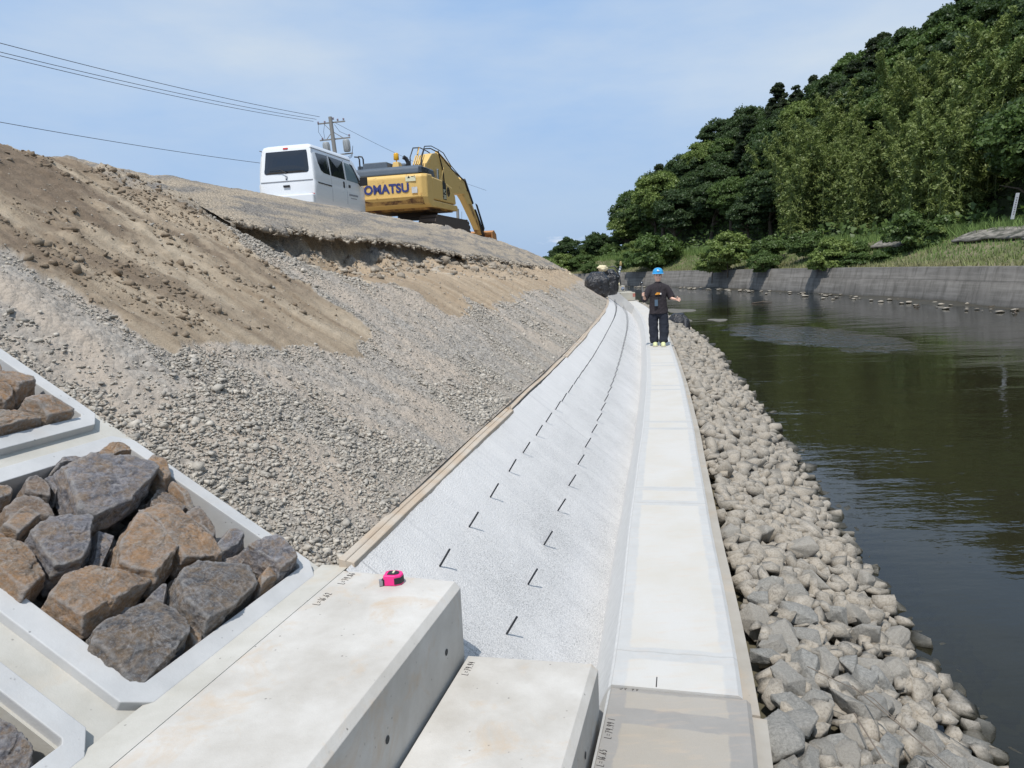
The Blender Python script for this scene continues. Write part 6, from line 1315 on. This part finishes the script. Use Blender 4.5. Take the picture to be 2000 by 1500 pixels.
# end wall closing the slope
V = [W(s, o, z) for s in (28.6, 28.8) for (o, z) in ((.02, -.35), (1.32, -.2), (1.32, 1.05), (1.05, 1.02), (.02, .06))]
F = [[0, 1, 2, 3, 4][::-1], [5, 6, 7, 8, 9]] + [[i, (i + 1) % 5, 5 + (i + 1) % 5, 5 + i] for i in range(5)]
ew = obj('end_wall', mesh('end_wall', V, F), M['ring']); tag(ew, 'grey concrete end wall closing the white slope beside the walkway', 'end wall')
def weight_block(px_, py_, d, w_, h_, dd, lab, yaw=0, mark=None):
    p = bpd(px_, py_, d); t = empty('concrete_block', (p.x, p.y, p.z), yaw); tag(t, lab, 'concrete block', 'concrete weight blocks'); mb = MB(); mb.box((0, dd / 2, h_ / 2), (w_, dd, h_)); mb.build('block_body', M['block'], t, bevel=.02)
    if mark == 'red': mb = MB(); [mb.box((w_ * .36 + (q % 2) * .07, -.004, h_ * .55 + (q // 2) * .09), (.05, .006, .07)) for q in range(4)]; mb.build('red_stamp', simple('red_stamp', (.45, .10, .07), .8), t)
    if mark == 'blue':
        mb = MB(); mb.lathe([(.085, 0), (.085, .008), (.01, .009)], 14, (w_ * .36, .0, h_ * .62), rot=Matrix.Rotation(R(90), 3, 'X')); bb = mb.build('blue_emblem', simple('blue_emblem', (.08, .13, .28), .6), t); mb = MB(); mb.box((w_ * .36, -.012, h_ * .62), (.10, .006, .03)); mb.build('white_mark', M['decal'], bb)
    return t
weight_block(1227, 587.5, 37.0, .74, .42, .7, 'lower concrete block with a red stamp at the end of the walkway', R(4), 'red')
weight_block(1206, 575, 38.0, .80, .44, .7, 'upper concrete block with a round blue emblem beside the black bags', R(4), 'blue')
weight_block(1225, 572, 38.6, .5, .08, .6, 'thin concrete slab between the two weight blocks', R(4))
bl = bpd(1204.5, 557, 38.3); bt = bpd(1212.5, 519, 38.3); be = empty('beacon_pole', bl); tag(be, 'short leaning striped pole with a small warning lamp on the upper concrete block', 'warning lamp'); dv = bt - bl
mb = MB(); mb.tube([(0, 0, 0), dv], [.022, .022], 6); mb.build('lamp_post', simple('white_post', (.7, .7, .7), .6), be)
mb = MB(); mb.tube([dv * .42, dv * .95], [.05, .06], 6); for_f = mb.build('striped_flag', simple('pale_flag', (.62, .66, .70), .8), be)
mb = MB(); [mb.tube([dv * (.48 + q * .13), dv * (.53 + q * .13)], .063, 6) for q in range(4)]; mb.build('stripes', M['hood'], for_f)
mb = MB(); mb.lathe([(.06, 0), (.07, .02), (.07, .12), (.05, .17), (.045, .22), (.01, .24)], 10, dv); mb.build('lamp', simple('brown_lamp', (.32, .24, .10), .5), be)
wire(bl + dv * .98, bpd(1235, 571, 38.0), .0, 'thin stay rope from the warning lamp to the lower block', .008, 2)
# marker post on the far berm
sp_ = bpd(1977, 428, 37.5); st2 = bpd(1988, 377, 37.2); mk = empty('marker_post', sp_); tag(mk, 'leaning white river marker board on the grassy berm at the right edge', 'marker post'); d_ = st2 - sp_
mb = MB(); rot = d_.to_track_quat('Z', 'Y').to_matrix(); mb.box(d_ / 2, (.17, .03, d_.length), rot=rot); mb.build('board', simple('white_board', (.62, .64, .66), .6), mk); fm = simple('faded_marks', (.22, .20, .24), .8); [MB().box(d_ * (.2 + q * .09) + rot @ Vector((.0, -.018, 0)), (.07, .006, .055), rot=rot).build('faded_mark', fm, mk) for q in range(8)]
# tape measure on the upper step
M['pink'] = simple('pink_plastic', (.80, .03, .22), .4); tpv = Wv(-0.236, 0.858, .5005); tm = empty('tape_measure', tpv, -R(6)); tag(tm, 'pink tape measure with black grips standing on the upper step', 'tape measure')
def tm_poly(s_): return [(-.038 * s_, -.028 * s_), (.012 * s_, -.030 * s_), (.034 * s_, -.018 * s_), (.040 * s_, .004 * s_), (.030 * s_, .024 * s_), (.006 * s_, .034 * s_), (-.026 * s_, .032 * s_), (-.038 * s_, .022 * s_)]
mb = MB(); mb.prism(tm_poly(1.0), 'z', 0, .044); mb.build('case', M['pink'], tm, bevel=.004, seg=3)
mb = MB(); mb.prism([(x * .62, y * .62) for x, y in tm_poly(1.0)], 'z', .0445, .047); g1 = mb.build('top_grip', M['blackpl'], tm, bevel=.001)
mb = MB(); mb.box((.0, .004, .048), (.008, .022, .003)); mb.build('label_strip', M['decal'], g1)
mb = MB(); mb.prism([(.008, -.0305), (.0125, -.0312), (.0350, -.0190), (.0415, .004), (.036, .014), (.030, .0), (.02, -.015)], 'z', .007, .034); mb.build('side_grip', M['blackpl'], tm, bevel=.001)
mb = MB(); mb.box((-.0385, -.020, .016), (.012, .018, .024)); mb.build('mouth', M['blackpl'], tm); mb = MB(); mb.box((-.049, -.024, .014), (.014, .020, .022), rot=Matrix.Rotation(R(20), 3, 'Z')); mb.build('metal_hook', M['steelg'], tm)

# ------------------------------------------------------------------ the worker walking on the walkway
M['skin'] = simple('skin', (.80, .51, .39), .5); M['shirt'] = simple('black_shirt', (.028, .023, .027), .9, var=.25, vscale=14); M['trousers'] = simple('navy_trousers', (.016, .019, .030), .9, var=.25, vscale=10)
M['helmet'] = simple('blue_helmet', (.03, .30, .62), .25, coat=.5); M['shoe'] = simple('lime_shoe', (.60, .62, .34), .7); M['white'] = simple('white_print', (.75, .75, .75), .7); M['orange'] = simple('orange_print', (.70, .30, .04), .7); M['hair'] = simple('black_hair', (.012, .010, .010), .6)
wk = empty('person', (3.255, 15.86, 0.002), -R(9)); tag(wk, 'person in blue helmet, black shirt and navy trousers walking on the walkway, holding a stick', 'person')
def skinned(name, nodes, edges, mat, parent, sub=2, smooth=True):
    me = bpy.data.meshes.new(name); me.from_pydata([n_[0] for n_ in nodes], edges, []); o = obj(name, me, mat, parent); s_ = o.modifiers.new('skin', 'SKIN'); s_.use_smooth_shade = smooth
    for v, n_ in zip(me.skin_vertices[0].data, nodes): v.radius = n_[1] if isinstance(n_[1], tuple) else (n_[1], n_[1])
    me.skin_vertices[0].data[0].use_root = True
    ss = o.modifiers.new('sub', 'SUBSURF'); ss.levels = sub; ss.render_levels = sub; return o
# x: image right, y: away from the camera (the person faces -y)
Nn = [((0, 0, .90), (.13, .10)), ((0, 0, 1.12), (.12, .09)), ((0, .0, 1.27), (.14, .09)), ((0, 0, 1.355), (.055, .055)), ((0, -.015, 1.405), (.055, .058)), ((0, -.035, 1.465), (.080, .088)), ((0, -.02, 1.56), (.086, .098)), ((0, -.01, 1.62), (.055, .065)),
      ((-.15, 0, 1.28), .052), ((-.235, .01, 1.10), .042), ((-.285, -.06, 1.02), .036), ((-.318, -.19, 1.10), .026), ((-.322, -.245, 1.135), (.024, .032)),
      ((.15, 0, 1.28), .052), ((.225, .02, 1.10), .042), ((.255, -.0, 1.03), .036), ((.335, -.14, 1.005), .026), ((.372, -.195, 1.0), (.026, .016)),
      ((-.085, 0, .86), .085), ((-.095, -.01, .47), .055), ((-.085, -.03, .10), .04), ((.085, 0, .86), .085), ((.095, -.04, .47), .055), ((.085, -.12, .10), .04)]
Ee = [(0, 1), (1, 2), (2, 3), (3, 4), (4, 5), (5, 6), (6, 7), (2, 8), (8, 9), (9, 10), (10, 11), (11, 12), (2, 13), (13, 14), (14, 15), (15, 16), (16, 17), (0, 18), (18, 19), (19, 20), (0, 21), (21, 22), (22, 23)]
# fingers of the right hand curl round the stick, the left hand is open
hb = Vector((-.322, -.25, 1.14)); fi = []
for q in range(4):
    z_ = 1.165 - q * .017; fi.append([(-.305, -.262, z_), (-.318, -.293, z_ - .002), (-.343, -.297, z_ - .004), (-.350, -.272, z_ - .006)])
fi.append([(-.300, -.235, 1.150), (-.300, -.268, 1.168), (-.318, -.292, 1.178)])
for q in range(4):
    a_ = (-.5 + q * .33); b0 = Vector((.385, -.212, 1.0 + .0)); d_ = Vector((.8, -.45, .10 - q * .14)).normalized(); o_y = Vector((0.0, .0, .022 - q * .014)); L_ = (.075, .085, .08, .062)[q]
    fi.append([tuple(b0 + o_y - d_ * .02), tuple(b0 + o_y + d_ * L_ * .5 + Vector((0, -.004, .004))), tuple(b0 + o_y + d_ * L_ + Vector((0, .0, -.012)))])
fi.append([(.375, -.205, 1.015), (.385, -.235, 1.045), (.40, -.25, 1.065)])
for f_ in fi:
    b0 = len(Nn); hand = 12 if f_[0][0] < 0 else 17
    for j, p in enumerate(f_): Nn.append((p, .0092 if j < 2 else .0078))
    Ee.append((hand, b0)); Ee += [(b0 + j, b0 + j + 1) for j in range(len(f_) - 1)]
skinned('body', Nn, Ee, M['skin'], wk)
# shirt: loose, hem below the hips, wide sleeves to the elbow
def loft(name, rings, mat, parent, n=28, cap=(False, False), wr=.0, seed=1, thick=.006):
    V = []; F = []
    for j, (c, rx, ry) in enumerate(rings):
        for k_ in range(n):
            g = 2 * math.pi * k_ / n; q = 1 + wr * math.sin(g * 5 + j * 1.1 + seed) * .5 + wr * math.sin(g * 9 + j * 2.3) * .3; V.append((c[0] + rx * q * math.cos(g), c[1] + ry * q * math.sin(g), c[2]))
    for j in range(len(rings) - 1):
        for k_ in range(n): F.append([j * n + k_, j * n + (k_ + 1) % n, (j + 1) * n + (k_ + 1) % n, (j + 1) * n + k_])
    if cap[0]: F.append(list(range(n))[::-1])
    if cap[1]: F.append(list(range((len(rings) - 1) * n, len(rings) * n)))
    o = obj(name, mesh(name, V, F, smooth=True), mat, parent); s_ = o.modifiers.new('s', 'SUBSURF'); s_.levels = 1; s_.render_levels = 1
    if thick: t_ = o.modifiers.new('t', 'SOLIDIFY'); t_.thickness = thick
    return o
sh = loft('shirt', [((0, -.02, .70), .205, .145), ((0, -.015, .74), .200, .145), ((0, -.01, .85), .190, .145), ((0, -.01, .98), .182, .142), ((0, -.01, 1.10), .182, .140), ((0, 0, 1.21), .195, .130), ((0, 0, 1.285), .205, .118), ((0, 0, 1.325), .15, .095), ((0, -.005, 1.36), .080, .074), ((0, -.008, 1.385), .062, .064)], M['shirt'], wk, wr=.05)
def sleeve(pts, rad, par, mat, name='sleeve'):
    mb = MB(); mb.tube(pts, rad, 16); return mb.build(name, mat, par)
sleeve([(-.08, 0, 1.27), (-.165, 0, 1.235), (-.245, .0, 1.12), (-.288, -.04, 1.035), (-.300, -.08, 1.03)], [.085, .088, .080, .078, .076], sh, M['shirt'])
sleeve([(.08, 0, 1.27), (.165, 0, 1.235), (.240, .01, 1.13), (.275, .0, 1.05), (.285, -.01, 1.03)], [.085, .088, .082, .080, .078], sh, M['shirt'])
tr2 = skinned('trousers', [((0, 0, .92), (.165, .12)), ((0, 0, .80), (.16, .12)), ((-.105, 0, .70), (.125, .125)), ((-.112, -.01, .47), (.112, .115)), ((-.108, -.02, .25), (.108, .11)), ((-.097, -.03, .12), (.100, .105)), ((-.097, -.03, .05), (.104, .108)), ((.105, -.01, .70), (.125, .125)), ((.112, -.04, .47), (.112, .115)), ((.108, -.08, .25), (.108, .11)), ((.097, -.11, .12), (.100, .105)), ((.097, -.115, .05), (.104, .108))], [(0, 1), (1, 2), (2, 3), (3, 4), (4, 5), (5, 6), (1, 7), (7, 8), (8, 9), (9, 10), (10, 11)], M['trousers'], wk)
ctx = bpy.data.textures.new('cloth', 'CLOUDS'); ctx.noise_scale = .09
for c_ in (sh, tr2):
    ss_ = c_.modifiers.new('fine', 'SUBSURF'); ss_.levels = 2; ss_.render_levels = 2
    dm = c_.modifiers.new('folds', 'DISPLACE'); dm.texture = ctx; dm.strength = .035; dm.mid_level = .5; dm.texture_coords = 'LOCAL'
for (x, y) in ((-.082, -.05), (.086, -.14)):
    sh_ = loft('shoe', [((x, y - .05, .0), .050, .125), ((x, y - .05, .025), .052, .128), ((x, y - .045, .05), .050, .118), ((x, y - .01, .085), .043, .075), ((x, y + .02, .11), .038, .05)], M['shoe'], wk, n=20, cap=(True, True), thick=0)
    mb = MB(); mb.box((x, y - .05, .010), (.105, .255, .02)); mb.build('sole', simple('shoe_sole', (.45, .42, .32), .8), sh_, bevel=.008)
# head details
HC = Vector((0, -.03, 1.50))
mb = MB(); prof_h = [(.118, -.004), (.120, .0), (.116, .012), (.113, .035), (.101, .070), (.077, .100), (.042, .117), (.001, .123)]; mb.lathe(prof_h, 28, (0, -.012, 1.565)); he = mb.build('helmet', M['helmet'], wk)
mb = MB(); V = []; 
for k_ in range(15):
    g = R(200 + 140 * k_ / 14); V += [(.120 * math.cos(g), -.012 + .125 * math.sin(g), 1.572), (.138 * math.cos(g), -.012 + .125 * math.sin(g) - .038 * math.sin(math.pi * k_ / 14) ** .6, 1.556), (.120 * math.cos(g), -.012 + .125 * math.sin(g), 1.562)]
mb.add(V, [[3 * q, 3 * q + 3, 3 * q + 4, 3 * q + 1] for q in range(14)] + [[3 * q + 1, 3 * q + 4, 3 * q + 5, 3 * q + 2] for q in range(14)]); mb.build('helmet_brim', M['helmet'], he)
mb = MB(); mb.prism([(-.018, 1.612), (.018, 1.610), (.028, 1.628), (.008, 1.634), (.0, 1.655), (-.012, 1.636), (-.026, 1.630)], 'y', -.137, -.125); mb.build('helmet_emblem', M['white'], he)
mb = MB(); mb.lathe([(.075, -.045), (.082, .0), (.08, .05)], 20, (0, .034, 1.545)); mb.build('hair', M['hair'], wk)
M['eye'] = simple('eye_dark', (.02, .015, .012), .4)
for sx_ in (-1, 1):
    mb = MB(); mb.lathe([(.001, -.006), (.010, 0), (.001, .006)], 8, (sx_ * .030, -.112, 1.512), rot=Matrix.Rotation(R(90), 3, 'X') @ Matrix.Diagonal((1.4, .6, 1))); mb.build('eye', M['eye'], wk)
    mb = MB(); mb.box((sx_ * .032, -.113, 1.532), (.034, .008, .006)); mb.build('eyebrow', M['hair'], wk)
    mb = MB(); mb.lathe([(.004, -.008), (.018, -.003), (.018, .004), (.004, .006)], 10, (sx_ * .080, -.015, 1.50), rot=Matrix.Rotation(R(90), 3, 'Y') @ Matrix.Diagonal((1.4, .8, 1))); mb.build('ear', M['skin'], wk)
mb = MB(); mb.tube([(0, -.108, 1.515), (0, -.125, 1.487), (0, -.115, 1.478)], [.006, .013, .010], 8); mb.build('nose', M['skin'], wk)
mb = MB(); mb.tube([(-.028, -.108, 1.462), (-.012, -.117, 1.452), (.012, -.117, 1.452), (.028, -.108, 1.462)], .0045, 6); mb.build('lips', simple('lips', (.42, .12, .10), .5), wk); mb = MB(); mb.tube([(-.02, -.114, 1.459), (0, -.119, 1.455), (.02, -.114, 1.459)], .0035, 6); mb.build('teeth', M['white'], wk)
# print, lanyard and case on the shirt
mb = MB(); mb.prism([(-.075, 1.125), (-.055, 1.135), (-.03, 1.165), (-.005, 1.155), (.02, 1.16), (.045, 1.13), (.05, 1.115), (-.07, 1.112)], 'y', -.172, -.150); mb.build('orange_print', M['orange'], sh); mb = MB(); mb.prism([(.03, 1.116), (.06, 1.114), (.055, 1.150), (.045, 1.155)], 'y', -.1735, -.150); mb.build('white_print', M['white'], sh)
mb = MB(); mb.tube([(-.06, -.05, 1.37), (-.075, -.14, 1.25), (-.085, -.172, 1.12), (-.075, -.178, 1.03)], .004, 5); mb.tube([(.06, -.05, 1.37), (.03, -.14, 1.25), (-.0, -.175, 1.12), (-.02, -.178, 1.03)], .004, 5); mb.build('lanyard', M['blackpl'], wk)
ph = empty('phone_pouch', wk.matrix_world @ Vector((0, 0, 0))); bpy.data.objects.remove(ph)
wk.rotation_mode = 'XYZ'
mloc = Matrix.Translation(wk.location) @ Matrix.Rotation(-R(9), 4, 'Z')
mb = MB(); mb.box((0, 0, 0), (.080, .014, .165)); ph = mb.build('phone_pouch', M['blackpl'], None, bevel=.006); ph.matrix_world = mloc @ Matrix.Translation((-.050, -.188, .945)); tag(ph, 'dark phone pouch hanging from the lanyard on the worker\'s chest', 'phone pouch')
mb = MB(); mb.box((0, -.009, -.004), (.068, .004, .135)); mb.build('phone_screen', simple('phone_screen', (.08, .12, .17), .15, spec=.8), ph)
mb = MB(); mb.tube([(-.330, -.272, 1.03), (-.330, -.282, 1.16), (-.350, -.31, 1.36)], [.006, .008, .006], 8); stk = mb.build('selfie_stick', M['steelg']); stk.matrix_world = mloc; tag(stk, 'thin selfie stick held upright in the worker\'s raised hand', 'selfie stick')
mb = MB(); mb.box((-.352, -.312, 1.385), (.05, .03, .055)); mb.box((-.375, -.314, 1.35), (.035, .03, .04)); mb.build('camera_head', M['blackpl'], stk, bevel=.006); mb = MB(); mb.lathe([(.014, 0), (.014, .01), (.001, .012)], 12, (-.352, -.328, 1.388), rot=Matrix.Rotation(R(90), 3, 'X')); mb.build('lens', M['hyd'], stk)
